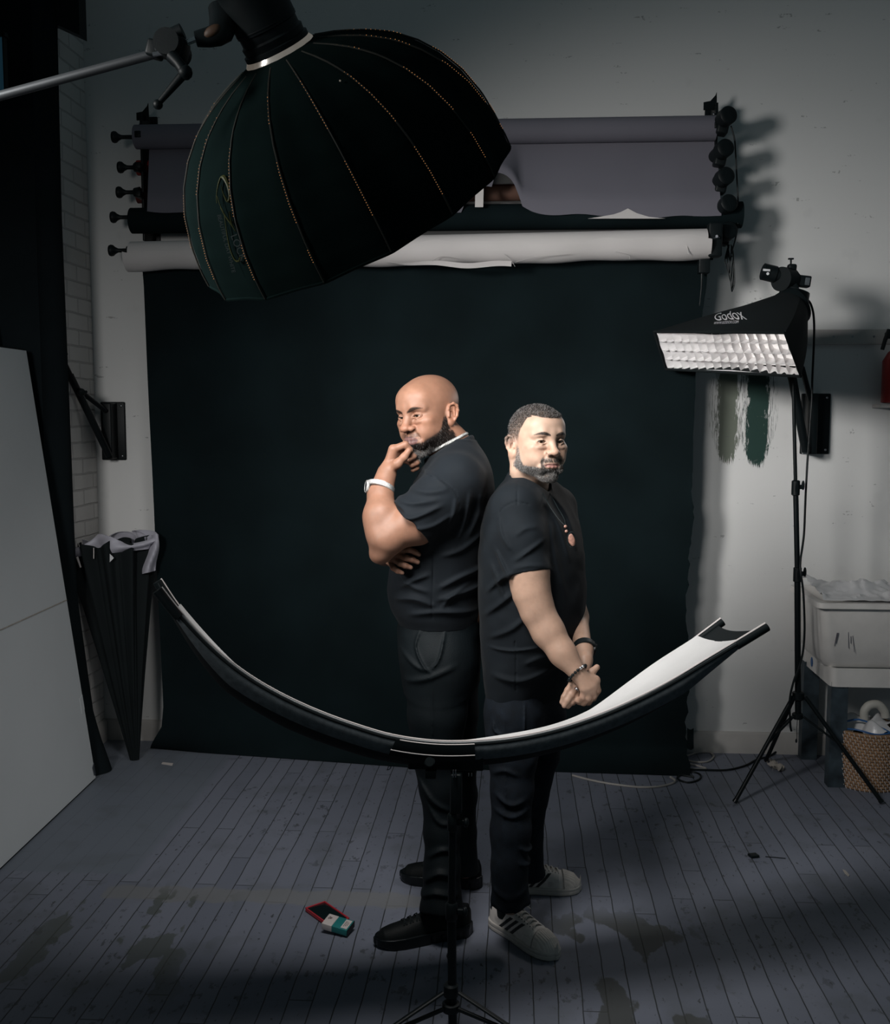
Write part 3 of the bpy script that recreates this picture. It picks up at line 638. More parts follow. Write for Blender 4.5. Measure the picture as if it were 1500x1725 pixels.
for off, nm in ((0, 'near'), (1, 'far')):
    for a0, a1 in ((0, .085), (ARC_L-.105, ARC_L)):
        if off: pts = [nedge(s)+wdv(s) for s in np.linspace(a0, a1, 6)]
        else: pts = [nedge(s) for s in np.linspace(a0, a1, 6)]
        rod = MB().tube([p-nup(a0)*.008 for p in pts], .0125, 16).build('frame_rod', 'black_plastic', rf)
        hl = MB().tube([p+nup(a0)*.0045 for p in pts], .0028, 6); hl = hl.build('edge_strip', 'white_line', rod); lab(hl, 'white strip along the rod')
# end webs between the rods
for a0, a1 in ((.0, .078), (ARC_L-.092, ARC_L-.018)):
    def web(u, v, a0=a0, a1=a1):
        s = a0+(a1-a0)*u; inset = .020*math.sin(v*math.pi)*(1 if a0 > .5 else -1)
        s2 = min(max(s+(-inset*u if a0 > .5 else -inset*(1-u)), 0), ARC_L); return nedge(s2)+wdv(s2)*v-nup(s2)*.006
    MB().grid(web, 14, 12, .003).build('end_web', 'black_cloth', rf)
# piping lines
for dz, m_, sc in ((.0045, 'white_line', 1),):
    MB().tube([nedge(s)+nup(s)*.0045 for s in np.linspace(S0+.02, S1-.01, 90)], .0022, 6).build('edge_piping', m_, rf)
MB().tube([nedge(s)-nup(s)*.004-np.array([0, .004, 0]) for s in np.linspace(S0, S1, 90)], .0045, 8).build('edge_seam', 'black_cloth', rf)
# centre joint plate
sc0 = arc[np.argmin(np.abs(NEAR[:, 0]-on_plane(665, 1240)[0]))]; sc1 = arc[np.argmin(np.abs(NEAR[:, 0]-on_plane(802, 1250)[0]))]
def jp(u, v): s = sc0+(sc1-sc0)*u-.012*v*(1-u); return nedge(s)-nup(s)*(.002+.046*v)-np.array([0, .012, 0])+np.array([0, 1, 0])*(.012*v*v)
MB().grid(jp, 20, 6, .003).build('joint_plate', 'black_paint', rf)
MB().tube([jp(u, .64)-np.array([0, .002, 0]) for u in np.linspace(0, 1, 14)], .0020, 6).build('joint_line', 'white_line', rf)
MB().tube([jp(u, -.02)-np.array([0, .002, 0]) for u in np.linspace(.05, 1, 14)], .0016, 6).build('joint_line', 'white_line', rf)
# stand
sd = empty('light_stand', (RX0, 2.69, 0), 'black tripod stand in the middle foreground holding up the curved reflector', 'light stand')
def sp(px, py, dy=0): return P(px, py, 2.69+dy)
yb = 2.69
MB().box(sp(752, 1278, .05), (.205, .05, .050), bevel=.005).build('mount_plate', 'black_plastic', rf)
m = MB(); m.cyl(sp(724, 1283, -.035), sp(724, 1283, .03), .0145, seg=24); m.cyl(sp(724, 1283, -.043), sp(724, 1283, -.035), .012, seg=24); m.tube([sp(724, 1256), sp(724, 1270)], [.009, .011], 12); m.box(sp(726, 1303, -.01), (.030, .03, .022), bevel=.004); m.build('tilt_knob', 'black_plastic', rf)
for x in (764, 768): MB().box(sp(x*1.0, 1303, -.02), (.003, .012, .018)).build('clip', 'steel', rf)
for x in (724, 729, 790, 795): MB().box(sp(x, 1305, -.015), (.0022, .01, .006)).build('clip', 'steel', rf)
for x, y in ((761, 1281), (766, 1281)): MB().sphere(sp(x, y, .022), .0022, 8).build('screw', 'steel', rf)
top_ = sp(764, 1300); j1 = sp(763, 1385); j2 = sp(761, 1535); hub = sp(760, 1668); foot = np.array([hub[0]+.005, 2.69, .03])
MB().box(sp(769, 1335), (.030, .034, .11), bevel=.005).build('head_block', 'black_plastic', sd)
MB().cyl(top_, j1, .0080).build('upper_tube', 'black_paint', sd)
MB().cyl(j1, j2, .0102).build('middle_tube', 'black_paint', sd)
MB().cyl(j2, foot, .0122).build('lower_tube', 'black_paint', sd)
for j, r_ in ((j1, .0145), (j2, .0165)):
    m = MB(); m.lathe([(-.025, r_*.8), (-.02, r_), (.02, r_), (.025, r_*.8)], j, (0, 0, 1), 20); m.box(j+[.026, 0, 0], (.024, .012, .016), bevel=.003); m.sphere(j+[.036, 0, 0], (.008, .012, .014), 10); m.build('collar', 'black_plastic', sd)
MB().lathe([(-.02, .015), (-.015, .020), (.015, .020), (.02, .015)], hub, (0, 0, 1), 20).build('leg_hub', 'black_plastic', sd)
MB().lathe([(-.012, .02), (-.01, .024), (.01, .024), (.012, .02)], hub-[0, 0, hub[2]-.085], (0, 0, 1), 20).build('brace_hub', 'black_plastic', sd)
for ang in (-26, 214, 93.6):
    a = math.radians(ang); dv = np.array([math.cos(a), math.sin(a), 0]); e_ = np.array([hub[0], 2.69, 0])+dv*.40+[0, 0, .012]; s_ = hub+dv*.025
    lg = MB().tube([s_, e_], .0075, 12, flat=.6).build('leg', 'black_paint', sd)
    mid = s_+(e_-s_)*.55; MB().tube([np.array([hub[0], 2.69, .085])+dv*.024, mid], .006, 8).build('brace', 'black_paint', sd)
    MB().sphere(e_, .014, 12).build('rubber_foot', 'rubber', lg)

# ------------------------------------------------------------------ strip softbox at the right
cs = (STRIP_TL+STRIP_TR+STRIP_BL+STRIP_BR)/4; back = P(1338, 517, 4.62); bdir = back-(cs); bdir /= np.linalg.norm(bdir)
sx = empty('strip_softbox', back, 'long black softbox with a glowing white grid on the stand at the right', 'softbox')
bu = (STRIP_TR-STRIP_TL); bu /= np.linalg.norm(bu); bv = STRIP_TL-STRIP_BL; bv -= bu*(bv@bu); bv /= np.linalg.norm(bv)
def brect(s, t, rr=1.0):
    return cs+0
corners = [STRIP_TL, STRIP_TR, STRIP_BR, STRIP_BL]
def shell(u, v):
    # u round the rectangle, v from face to ring
    k = u*4; i = int(k) % 4; f = k-int(k); e = corners[i]*(1-f)+corners[(i+1) % 4]*f
    d = e-cs; a = math.atan2(d@bv/ .13, d@bu/.45); ringp = back+bu*.075*math.cos(a)+bv*.075*math.sin(a)
    bul = .020*math.sin(v*math.pi)*(1-.25*abs(2*f-1)); q = e*(1-v)+ringp*v; axis_p = cs*(1-v)+back*v; o = q-axis_p; n_ = np.linalg.norm(o)+1e-6
    sag = .012*math.sin(math.pi*f)*(1-v) if i in (0, 2) else 0
    return q+o/n_*(bul-sag)
MB().grid(shell, 96, 16, .002).build('shell', 'black_cloth', sx)
m = MB()
ring = [(c-cs)*1.006+cs+STRIP_N*.004 for c in corners]; m.tube(ring+[ring[0]], .006, 8); m.build('face_piping', 'black_cloth', sx)
dn = STRIP_N
M['strip_diffuser'] = mat('strip_diffuser', (.8, .78, .76), .6, var=.04, emit=(1, .95, .92), estr=.55)
M['grid_white'] = mat('grid_white', (.72, .70, .70), .7, var=.08, vscale=20, bump=.4, bscale=60)
BLEN = np.linalg.norm(back-cs)
def facep(s, t, d=0):
    q = (STRIP_TL*(1-s)+STRIP_TR*s)*(1-t)+(STRIP_BL*(1-s)+STRIP_BR*s)*t; return q+(back-q)*(-d/BLEN)+bdir*0
MB().prism([facep(.01, .03, -.045), facep(.99, .03, -.045), facep(.99, .97, -.045), facep(.01, .97, -.045)], bdir*.003).build('diffuser', 'strip_diffuser', sx)
NC, NW = 15, 4; gm = MB()
for i in range(NC+1):
    s = .01+.98*i/NC; gm.grid(lambda u, v, s=s, i=i: facep(s+.006*math.sin(u*NW*math.pi)*(1 if i % 2 else .6), .02+.96*u, -.040+.040*v), 16, 2, .0012)
for j in range(NW+1):
    t = .02+.96*j/NW; gm.grid(lambda u, v, t=t, j=j: facep(.01+.98*u, t+.022*math.sin(u*NC*math.pi)**2, -.040+.040*v), 90, 2, .0012)
gm.build('grid', 'grid_white', sx)
MB().lathe([(-.02, .078), (0, .084), (.02, .084), (.025, .06)], back-bdir*.005, bdir, 32).build('speed_ring', 'black_plastic', sx)
for ce in ([STRIP_TL, STRIP_TR, STRIP_BR, STRIP_BL]): MB().tube([ce*(1-t)+back*t+(0) for t in (0, .5, .98)], .0022, 6).build('rod', 'steel', sx)
# logo on top panel, printed on the fabric
def find_fv(px, py):
    r = FW+RT*(px-750)/FPX+UP*(862.5-py)/FPX; cam0 = np.array([0, 0, EYE]); best = (9, 0, 0); lo = (0, 0); hi = (1, .9)
    for it in range(4):
        for v in np.linspace(lo[1], hi[1], 14):
            for f in np.linspace(lo[0], hi[0], 14):
                q = shell(f*.25, v); c_ = np.linalg.norm(np.cross(q-cam0, r))
                if c_ < best[0]: best = (c_, f, v)
        d = .16*.3**it; lo = (max(best[1]-d, .001), max(best[2]-d, 0)); hi = (min(best[1]+d, .999), min(best[2]+d, .95))
    return np.array(best[1:])
def print_on_panel(txt, a, b, c, hfrac, shear):
    A_, B_, C_ = find_fv(*a), find_fv(*b), find_fv(*c)
    o = text_mesh('lettering', txt, 1.0, (0, 0, 0), (1, 0, 0), (0, 1, 0), 'print_white', sx, .0, shear=shear); base = ORG[sx.name]
    bmx = bmesh.new(); bmx.from_mesh(o.data); bmesh.ops.subdivide_edges(bmx, edges=bmx.edges[:], cuts=1); bmx.to_mesh(o.data); bmx.free()
    cs_ = np.array([q.co+Vector(base) for q in o.data.vertices]); W_ = cs_[:, 0].max(); H_ = cs_[:, 1].max()
    for q, c_ in zip(o.data.vertices, cs_):
        fv = A_+(B_-A_)*c_[0]/W_+(C_-A_)*c_[1]/H_; f, v = np.clip(fv, .002, .97); p_ = shell(f*.25, v)
        n_ = np.cross(shell(min(f+.01, .99)*.25, v)-p_, shell(f*.25, v+.01)-p_); n_ /= np.linalg.norm(n_)
        if n_@FW > 0: n_ = -n_
        q.co = Vector(p_+n_*.0022-base)
print_on_panel('Godox', (1205, 541), (1262, 539), (1206, 529), 1, .3)
print_on_panel('WWW.GODOX.COM', (1203, 547), (1245, 545), (1204, 543), 1, .2)
# strobe and tilt bracket on the strip softbox
s2 = empty('studio_strobe', back, 'small black strobe with a white label clamped behind the strip softbox', 'strobe')
def sq(px, py, dy=0): return P(px, py, 4.66+dy)
m = MB(); m.lathe([(0, .030), (.004, .036), (.06, .036), (.064, .031), (.10, .030)], sq(1284, 457), sq(1325, 467)-sq(1284, 457), 28); m.build('head_barrel', 'black_plastic', s2)
m = MB(); m.cyl(sq(1316, 470, -.03), sq(1331, 472, .01), .052, seg=32); m.box(sq(1335, 470), (.05, .06, .05), rotm('Y', .2), .008); m.build('bracket_disc', 'black_plastic', s2)
m = MB(); m.box(sq(1334, 455), (.036, .04, .05), rotm('Y', .1), .008); m.cyl(sq(1333, 446), sq(1333, 437), .004); m.box(sq(1333, 436), (.024, .010, .007), bevel=.002); m.build('clamp_knob', 'black_plastic', s2)
m = MB(); m.box(sq(1351, 474), (.070, .05, .048), rotm('Y', .12), .006); m.build('battery_box', 'black_plastic', s2)
m = MB(); m.box(sq(1361, 474, -.028), (.020, .004, .032), rotm('Y', .12), .001); m.build('display', 'grey_fab', s2)
m = MB(); m.lathe([(0, .035), (.005, .060), (.06, .070), (.09, .066), (.10, .05)], sq(1342, 487), sq(1331, 520)-sq(1342, 487), 28); m.box(sq(1326, 492, -.02), (.10, .05, .03), rotm('Y', -.55), .008); m.build('adapter', 'black_plastic', s2)
m = MB(); m.box(sq(1292, 455, -.040), (.030, .003, .009), rotm('Y', .1)); lab(m.build('white_label', 'print_white', s2), 'white sticker')
m = MB(); m.cyl(sq(1294, 461, -.040), sq(1294, 461, -.036), .006, seg=16); lab(m.build('white_label', 'print_white', s2), 'round white sticker')
p = sq(1322, 503, -.085); text_mesh('lettering', 'Godox', .018, p, RT*.9+UP*.65, -RT*.6+UP*.8, 'print_white', s2, .0004)
m = MB(); 
for y in (530, 546): m.cyl(sq(1340, y), sq(1351, y-2), .012, seg=14); m.sphere(sq(1352, y-2), .012, 10)
m.tube([sq(1343, 541), sq(1350, 548), sq(1354, 540)], .006, 8, smooth=4); m.cyl(sq(1337, 520), sq(1341, 556), .016); m.build('tilt_bracket', 'black_plastic', s2)
# its stand
BX = P(1346, 1190, 4.66); basep = np.array([BX[0]+.004, 4.66, 0])
sd2 = empty('light_stand', basep, 'tall black tripod stand beside the sink carrying the strip softbox', 'light stand')
t0, t1, t2, t3 = sq(1335, 555), sq(1341, 822), sq(1344, 968), sq(1345, 1208)
MB().cyl(t0, t1, .0080).build('upper_tube', 'black_paint', sd2); MB().cyl(t1, t2, .0115).build('middle_tube', 'black_paint', sd2); MB().cyl(t2, t3, .0135).build('lower_tube', 'black_paint', sd2)
for j in (t1, t2):
    m = MB(); m.lathe([(-.034, .013), (-.03, .018), (.03, .018), (.034, .013)], j, (0, 0, 1), 20); m.box(j+[.022, 0, .005], (.016, .014, .02), bevel=.003); m.sphere(j+[.032, 0, .012], (.007, .012, .022), 10)
    m.box(j+[-.005, -.018, .0], (.004, .003, .03)); m.build('collar', 'black_plastic', sd2)
hub = sq(1345, 1172); bh = sq(1344, 1206)
m = MB(); m.lathe([(-.02, .020), (-.015, .026), (.015, .026), (.02, .018)], hub, (0, 0, 1), 20); m.build('leg_hub', 'black_plastic', sd2)
m = MB(); m.lathe([(-.014, .018), (-.01, .024), (.01, .024), (.014, .018)], bh, (0, 0, 1), 20); m.build('brace_hub', 'black_plastic', sd2)
for px, py in ((1238, 1355), (1486, 1355), (1291, 1284)):
    e_ = G(px, py)+[0, 0, .010]; d = e_-basep; d[2] = 0; d /= np.linalg.norm(d); s_ = hub+d*.03
    lg = MB().tube([s_, e_], .0095, 12).build('leg', 'black_paint', sd2)
    MB().tube([bh+d*.026, s_+(e_-s_)*.46], .0075, 8, flat=.6).build('brace', 'black_paint', sd2)
    MB().cyl(e_-(e_-s_)*.02, e_, .0115).build('rubber_foot', 'rubber', lg)
cable('power_cable', 'black power cable hanging from the strip softbox past the wall bracket and the sink', [(1354, 505, 4.64), (1364, 508, 4.66), (1371, 530, 4.68), (1372, 570, 4.70), (1369, 640, 4.70), (1368, 680, 4.70), (1362, 760, 4.70), (1358, 830, 4.70), (1355, 900, 4.69), (1349, 945, 4.64), (1350, 968, 4.62), (1354, 1000, 4.62), (1356, 1060, 4.62), (1353, 1100, 4.62), (1346, 1125, 4.62), (1337, 1150, 4.62), (1331, 1180, 4.62), (1332, 1220, 4.64), (1334, 1232, 4.64)], .0048, 'black_plastic')
fl_ = [(1318, 1225, .10), (1316, 1255, .03), (1300, 1272, .006), (1275, 1280, .006), (1255, 1290, .006), (1225, 1297, .006), (1190, 1297, .006), (1160, 1296, .006)]
q = [P(1330, 1190, 4.72)]+[G(a, b, c) for a, b, c in fl_]
tag(MB().tube(q, .005, 8, smooth=6).build('power_cable', 'black_plastic'), 'black power cable on the floor running from the right tripod to the backdrop', 'cable')
m = MB(); m.tube([sq(1344, 1212, -.03), sq(1343, 1225, -.03), sq(1343, 1245, -.03)], [.0015, .0015, .0015], 6); m.sphere(sq(1342, 1248, -.03), (.005, .005, .010), 8); m.build('hanging_tag', 'black_plastic', sd2)

# ------------------------------------------------------------------ wall mounted arms
def plate(nm, label, x0, y0, x1, y1):
    a, b = P(x0, y0, WALL_Y-.01), P(x1, y1, WALL_Y-.01); c = (a+b)/2; e = empty(nm, (c[0], WALL_Y, c[2]), label, 'wall arm', 'black folding arms mounted on the back wall')
    MB().box((c[0], WALL_Y-.008, c[2]), (b[0]-a[0], .014, a[2]-b[2]), bevel=.006).build('wall_plate', 'black_paint', e)
    for sx_ in (-1, 1):
        for sz in (-1, 1):
            q = np.array([c[0]+sx_*(b[0]-a[0])*.36, WALL_Y-.016, c[2]+sz*(a[2]-b[2])*.43]); MB().sphere(q, (.006, .003, .006), 10).build('screw', 'steel', e)
    return e, c
e, c = plate('folding_boom', 'black folding boom arm on the wall left of the backdrop, pointing up to the left', 169, 677, 213, 775)
piv = P(184, 768, 5.06); upv = P(178, 692, 5.06)
MB().box(P(186, 726, 5.115), (.045, .09, .28), bevel=.006).build('hinge_channel', 'black_paint', e)
tipv = P(104, 603, 4.80); mid = P(130, 656, 4.90)
MB().tube([piv, P(118, 632, 4.86)], .0175, 16).build('main_tube', 'black_paint', e); MB().tube([P(120, 636, 4.865), tipv], .0135, 16).build('inner_tube', 'black_paint', e)
MB().tube([upv, P(148, 669, 4.95), P(134, 657, 4.91)], .0115, 12).build('strut', 'black_paint', e)
m = MB(); m.sphere(P(137, 661, 4.88), .020, 12); m.tube([P(135, 662, 4.86), P(146, 660, 4.85)], .007, 8); m.tube([P(141, 666, 4.86), P(144, 672, 4.86)], .004, 8); m.build('joint', 'black_plastic', e)
m = MB(); m.cyl(tipv, P(93, 590, 4.78), .0065); m.build('spigot', 'steel', e)
m = MB(); m.sphere(P(102, 602, 4.79), .017, 12); m.tube([P(102, 602, 4.78), P(113, 595, 4.78)], .0075, 8); m.build('tip_knob', 'black_plastic', e)
m = MB()
for x, y in ((196, 697), (196, 758)): m.box(P(x, y, WALL_Y-.018), (.003, .002, .020))
m.build('slot', 'steel', e)
e, c = plate('folding_boom', 'black folding boom arm on the wall at the right, behind the strip softbox', 1351, 663, 1397, 765)
MB().box(P(1366, 714, 5.115), (.045, .09, .29), bevel=.006).build('hinge_channel', 'black_paint', e)
MB().tube([P(1358, 762, 5.07), P(1336, 640, 5.0), P(1312, 560, 4.96)], .0200, 16).build('main_tube', 'black_paint', e)
MB().tube([P(1366, 674, 5.07), P(1352, 620, 5.02), P(1330, 600, 4.98)], .0125, 12).build('strut', 'black_paint', e)
m = MB(); m.box(P(1357, 764, 5.05), (.025, .02, .006)); m.build('pivot_pin', 'steel', e)

# ------------------------------------------------------------------ utility sink
SX0, SY0, SY1 = G(1397, 1326)[0], 4.69, 5.13; SX1 = SX0+.66
sk = empty('utility_sink', (SX0+.33, 4.91, 0), 'off-white plastic laundry sink on blue-grey metal legs by the right edge', 'sink')
zr = P(1450, 1016, 4.66)[2]; zb = P(1450, 1126, 4.70)[2]; za = P(1450, 1158, 4.69)[2]; zt = P(1450, 1127, 4.69)[2]
def rrect(x0, x1, y0, y1, r, z, n=6):
    out = []
    for cx, cy, a0 in ((x1-r, y1-r, 0), (x0+r, y1-r, 90), (x0+r, y0+r, 180), (x1-r, y0+r, 270)):
        for k in range(n+1): a = math.radians(a0+90*k/n); out.append(np.array([cx+r*math.cos(a), cy+r*math.sin(a), z]))
    return out
bx0 = SX0-.055
rings = [rrect(bx0+.03, SX1-.03, SY0+.03, SY1-.02, .05, zb), rrect(bx0+.012, SX1-.01, SY0+.012, SY1-.01, .055, zb+.03), rrect(bx0, SX1, SY0-.005, SY1, .05, zb+.10), rrect(bx0-.015, SX1+.01, SY0-.02, SY1, .04, zr-.03), rrect(bx0-.035, SX1+.03, SY0-.045, SY1+.02, .03, zr-.025), rrect(bx0-.035, SX1+.03, SY0-.045, SY1+.02, .03, zr), rrect(bx0+.0, SX1-.02, SY0-.01, SY1-.02, .04, zr), rrect(bx0+.015, SX1-.03, SY0+.01, SY1-.03, .05, zb+.06), rrect(bx0+.05, SX1-.06, SY0+.05, SY1-.06, .05, zb+.02)]
MB().rings(rings).build('basin', 'sink', sk)
MB().rings([rrect(SX0-.012, SX1, SY0, SY1, .03, za), rrect(SX0-.012, SX1, SY0, SY1, .03, zt), rrect(SX0+.0, SX1-.02, SY0+.012, SY1-.012, .03, zt), rrect(SX0+.0, SX1-.02, SY0+.012, SY1-.012, .03, za)], cap=False, closed=True).build('apron', 'sink', sk)
bk_ = MB(); z_ = P(1450, 989, 5.13)[2]; bk_.box(((bx0+.10+SX1)/2, 5.125, (z_+zr)/2-.02), (SX1-bx0-.10, .02, z_-zr+.05), bevel=.003); lab(bk_.build('back_splash', 'sink_grey', sk), 'speckled grey splashback')
for x, y in ((SX0+.03, SY0+.03), (SX0+.012, SY1-.03), (SX1-.05, SY0+.03), (SX1-.05, SY1-.03)):
    m = MB(); w_ = .040
    m.prism([(x-w_+.005, y-w_/2, 0), (x+w_, y-w_/2, 0), (x+w_, y-w_/2+.004, 0), (x-w_+.009, y-w_/2+.004, 0), (x-w_+.009, y+w_, 0), (x-w_+.005, y+w_, 0)], (0, 0, za+.02)); m.build('leg', 'leg_blue', sk)
m = MB(); p = P(1357, 1112, 4.69); m.sphere((SX0-.014, SY0+.30, (za+zt)/2+.0), (.002, .018, .024), 14); lab(m.build('maker_badge', 'blue', sk), 'small round blue badge')
m = MB()
for pts in (((1411, 1066), (1406, 1088)), ((1413, 1066), (1409, 1084))): m.tube([P(*q, SY0-.012) for q in pts], [.005, .002], 6, flat=.3)
for pts in (((1430, 1065), (1430, 1092)), ((1434, 1072), (1434, 1084)), ((1437, 1071), (1440, 1099))): m.tube([P(*q, SY0-.012) for q in pts], .0012, 6)
m.build('paint_smear', 'grey_paper', sk)
# crumpled plastic in it
def crump(u, v):
    x = bx0-.01+u*.62; y = SY0-.035+v*.40
    h = .050*mnoise.noise((u*4, v*3, 1))+.035*abs(mnoise.noise((u*9+2, v*6, 3)))+.012*abs(mnoise.noise((u*26, v*15, 7)))
    z = zr+.012+max(h, -.004)*(1 if v > .06 else .2)+.02*math.sin(v*3.1)+.035*max(0, 1-u*4)*v
    return (x, y, z)
tag(MB().grid(crump, 60, 40, .001).build('plastic_sheet', 'plastic'), 'crumpled white plastic sheet lying over the sink basin', 'plastic sheet')
# basket
bc = G(1478, 1337)+np.array([0, .155, 0]); bt = P(1478, 1222, bc[1])[2]; BR = .155
bsk = empty('woven_basket', bc, 'round woven seagrass basket with white stitches under the sink', 'basket')
NRW = 19; prof = []
for i in range(NRW*6+1):
    t = i/(NRW*6); r = BR*(.93+.09*math.sin(min(1, t*1.25)*1.75))+.0052*abs(math.sin(t*NRW*math.pi)); prof.append((t*bt, r))
prof2 = prof+[(bt, BR-.012), (.02, BR-.02), (.018, .001)]
M['seagrass'] = mat('seagrass', (.30, .175, .095), .8, var=.35, vscale=45, bump=.5, bscale=120, aniso=(1, 1, 3))
MB().lathe([(0, .001)]+prof2, bc, (0, 0, 1), 96, cap=False).build('body', 'seagrass', bsk)
m = MB()
for i in range(NRW):
    zc = (i+.5)/NRW*bt; r = BR*(.93+.09*math.sin(min(1, (zc/bt)*1.25)*1.75))+.0062
    for k in range(46):
        a = 2*math.pi*(k+.37*i)/46; 
        if math.sin(a) > .35: continue
        h_ = bt/NRW*.48; m.tube([bc+np.array([r*math.cos(a+.018), r*math.sin(a+.018), zc-h_]), bc+np.array([(r+.0015)*math.cos(a), (r+.0015)*math.sin(a), zc]), bc+np.array([r*math.cos(a-.018), r*math.sin(a-.018), zc+h_])], .0019, 5)
tag(m.build('stitching', 'pack_white', bsk), kind='stuff')
tag(MB().grid(lambda u, v: bc+np.array([(BR-.02)*math.cos(u*6.283)*(1-.9*v), (BR-.02)*math.sin(u*6.283)*(1-.9*v), bt-.008+.035*math.sin(u*19)*math.sin(v*3.1)+.02*math.sin(u*41+v*7)*(1-v)+.025*v]), 80, 14, .001).build('plastic_bag', 'plastic'), 'crumpled clear plastic bag stuffed in the woven basket', 'plastic bag')
q = [bc+np.array([(BR-.012)*math.cos(a), (BR-.012)*math.sin(a), bt+.006+.006*math.sin(a*5)]) for a in np.linspace(math.pi*.98, math.pi*1.62, 16)]
q += [bc+np.array([.02, -.09, bt+.02]), bc+np.array([-.05, -.03, bt+.035]), bc+np.array([-.12, -.03, bt+.02])]
tag(MB().tube(q, .0042, 8, smooth=3).build('blue_cord', 'blue'), 'blue cord looped on top of the plastic bag in the basket', 'cord')
pp = [P(1457, 1212, 4.80), P(1457, 1198, 4.80), P(1466, 1188, 4.80), P(1480, 1187, 4.80), P(1490, 1197, 4.80), P(1493, 1208, 4.80)]
m = MB(); m.tube(pp, .020, 18, smooth=6); o = m.build('drain_pipe', 'pipe'); tag(o, 'off-white curved plastic pipe standing in the basket under the sink', 'pipe')
# fire extinguisher and its ledge
exc = P(1520, 620, 5.07); zt_, zb_ = P(1500, 590, 5.07)[2], P(1500, 679, 5.07)[2]
fe = empty('fire_extinguisher', (exc[0], 5.07, zb_), 'red fire extinguisher on a small white ledge at the right edge', 'fire extinguisher')
MB().lathe([(0, .055), (.004, .068), (zt_-zb_-.05, .068), (zt_-zb_-.01, .045), (zt_-zb_+.01, .022)], (exc[0]-.02, 5.07, zb_), (0, 0, 1), 32).build('cylinder', 'ext_red', fe)
m = MB(); m.tube([P(1499, 556, 5.05), P(1492, 572, 5.04), P(1487, 589, 5.04)], [.012, .010, .009], 10); m.box(P(1505, 565, 5.05), (.07, .03, .03), bevel=.005); m.build('handle', 'black_plastic', fe)
a, b = P(1478, 681, 5.10), P(1478, 687, 5.10); tag(MB().box((a[0]+.10, WALL_Y-.062, (a[2]+b[2])/2), (.20, .12, a[2]-b[2]), bevel=.002).build('wall_ledge', 'wood_white'), 'small white ledge under the fire extinguisher', 'ledge')

# ------------------------------------------------------------------ things on the floor
def gq(l, z=.005): return [G(a, b, z) for a, b in l]
tag(MB().tube(gq([(965, 1306), (1000, 1315), (1040, 1322), (1080, 1326), (1110, 1325), (1132, 1320), (1138, 1315), (1130, 1309)]), .0050, 8, smooth=8).build('white_cable', 'cable_w'), 'white cable curving over the floor in front of the backdrop', 'cable')
lp = gq([(1150, 1276), (1175, 1268), (1195, 1267), (1203, 1273), (1195, 1282), (1175, 1284), (1155, 1280), (1150, 1285), (1168, 1288), (1190, 1295), (1165, 1296)])
tag(MB().tube(lp, .0048, 8, smooth=8).build('white_cable', 'cable_w'), 'white cable coiled on the floor by the right edge of the backdrop', 'cable')
lp = gq([(1140, 1302), (1165, 1300), (1180, 1305), (1178, 1313), (1160, 1318), (1142, 1312), (1148, 1306), (1170, 1309)])
tag(MB().tube(lp, .0045, 8, smooth=8).build('black_cable', 'black_plastic'), 'loop of black cable on the floor beside the coiled white cable', 'cable')
q = G(1308, 1297)
def scrap(u, v):
    return q+np.array([(u-.5)*.052+.010*math.sin(v*5), (v-.5)*.07+.012*math.sin(u*7), .006+.022*abs(math.sin(u*6+v*5))+.006*math.sin(v*13)])
tag(MB().grid(scrap, 16, 14, .001).build('crumpled_paper', 'debris'), 'crumpled scrap of beige paper on the floor near the right tripod', 'paper scrap')
q2 = G(1302, 1284); tag(MB().grid(lambda u, v: q2+np.array([(u-.5)*.03, (v-.5)*.05, .003+.006*math.sin(u*5+v*3)**2]), 8, 6, .001).build('paper_shred', 'debris'), 'tiny paper shred behind the crumpled scrap', 'paper scrap')
q3 = [G(*p, .0005) for p in ((274, 1284), (292, 1286), (290, 1290), (272, 1287))]; tag(MB().prism(q3, (0, 0, .001)).build('tape_piece', 'pack_white'), 'strip of white tape stuck on the floor near the folded umbrella', 'tape')
q4_ = [G(*p, .0005) for p in ((1420, 1465), (1425, 1467), (1432, 1475), (1430, 1477), (1424, 1472))]; tag(MB().prism(q4_, (0, 0, .002)).build('white_chip', 'debris'), 'small white chip on the floor at the far right', 'chip')
m = MB(); m.tube(gq([(1290, 1443), (1305, 1444), (1324, 1446)], .003), .0016, 6); m.box(G(1270, 1441, .006), (.035, .03, .010), rotm('Z', .3), .003); tag(m.build('cable_tie', 'black_plastic'), 'black cable tie lying on the floor at the right', 'cable tie')
m = MB(); m.tube(gq([(653, 1296), (655, 1290), (659, 1288), (657, 1295), (652, 1297)], .004), .0014, 6, smooth=5); tag(m.build('wire_loop', 'black_plastic'), 'small twisted black wire loop on the floor at the foot of the backdrop', 'wire')
# phone + cigarette pack
A, B_, Dc = G(514, 1536), G(546, 1525), G(553, 1568); xe = B_-A; ye = Dc-A; xe /= np.linalg.norm(xe); ye -= xe*(xe@ye); ye /= np.linalg.norm(ye)
Rp = np.array([xe, ye, np.cross(xe, ye)]).T
if Rp[2, 2] < 0: Rp[:, 2] *= -1
pc = A+xe*.040+ye*.078+[0, 0, .007]
ph = empty('smartphone', pc, 'smartphone in a red case lying face up on the floor', 'smartphone')
m = MB(); m.box(pc, (.080, .156, .011), Rp, .004); m.build('case', 'phone_red', ph)
m = MB(); m.box(pc+[0, 0, .0052], (.069, .145, .002), Rp, .0008); m.build('screen', 'glass_dark', ph)
m = MB()
for sx_, sy_, lx, ly in ((-.0375, 0, .005, .156), (.0375, 0, .005, .156), (0, -.0755, .080, .005), (0, .0755, .080, .005)): m.box(pc+Rp@np.array([sx_, sy_, .0065]), (lx, ly, .004), Rp, .0015)
m.build('case_lip', 'phone_red', ph)
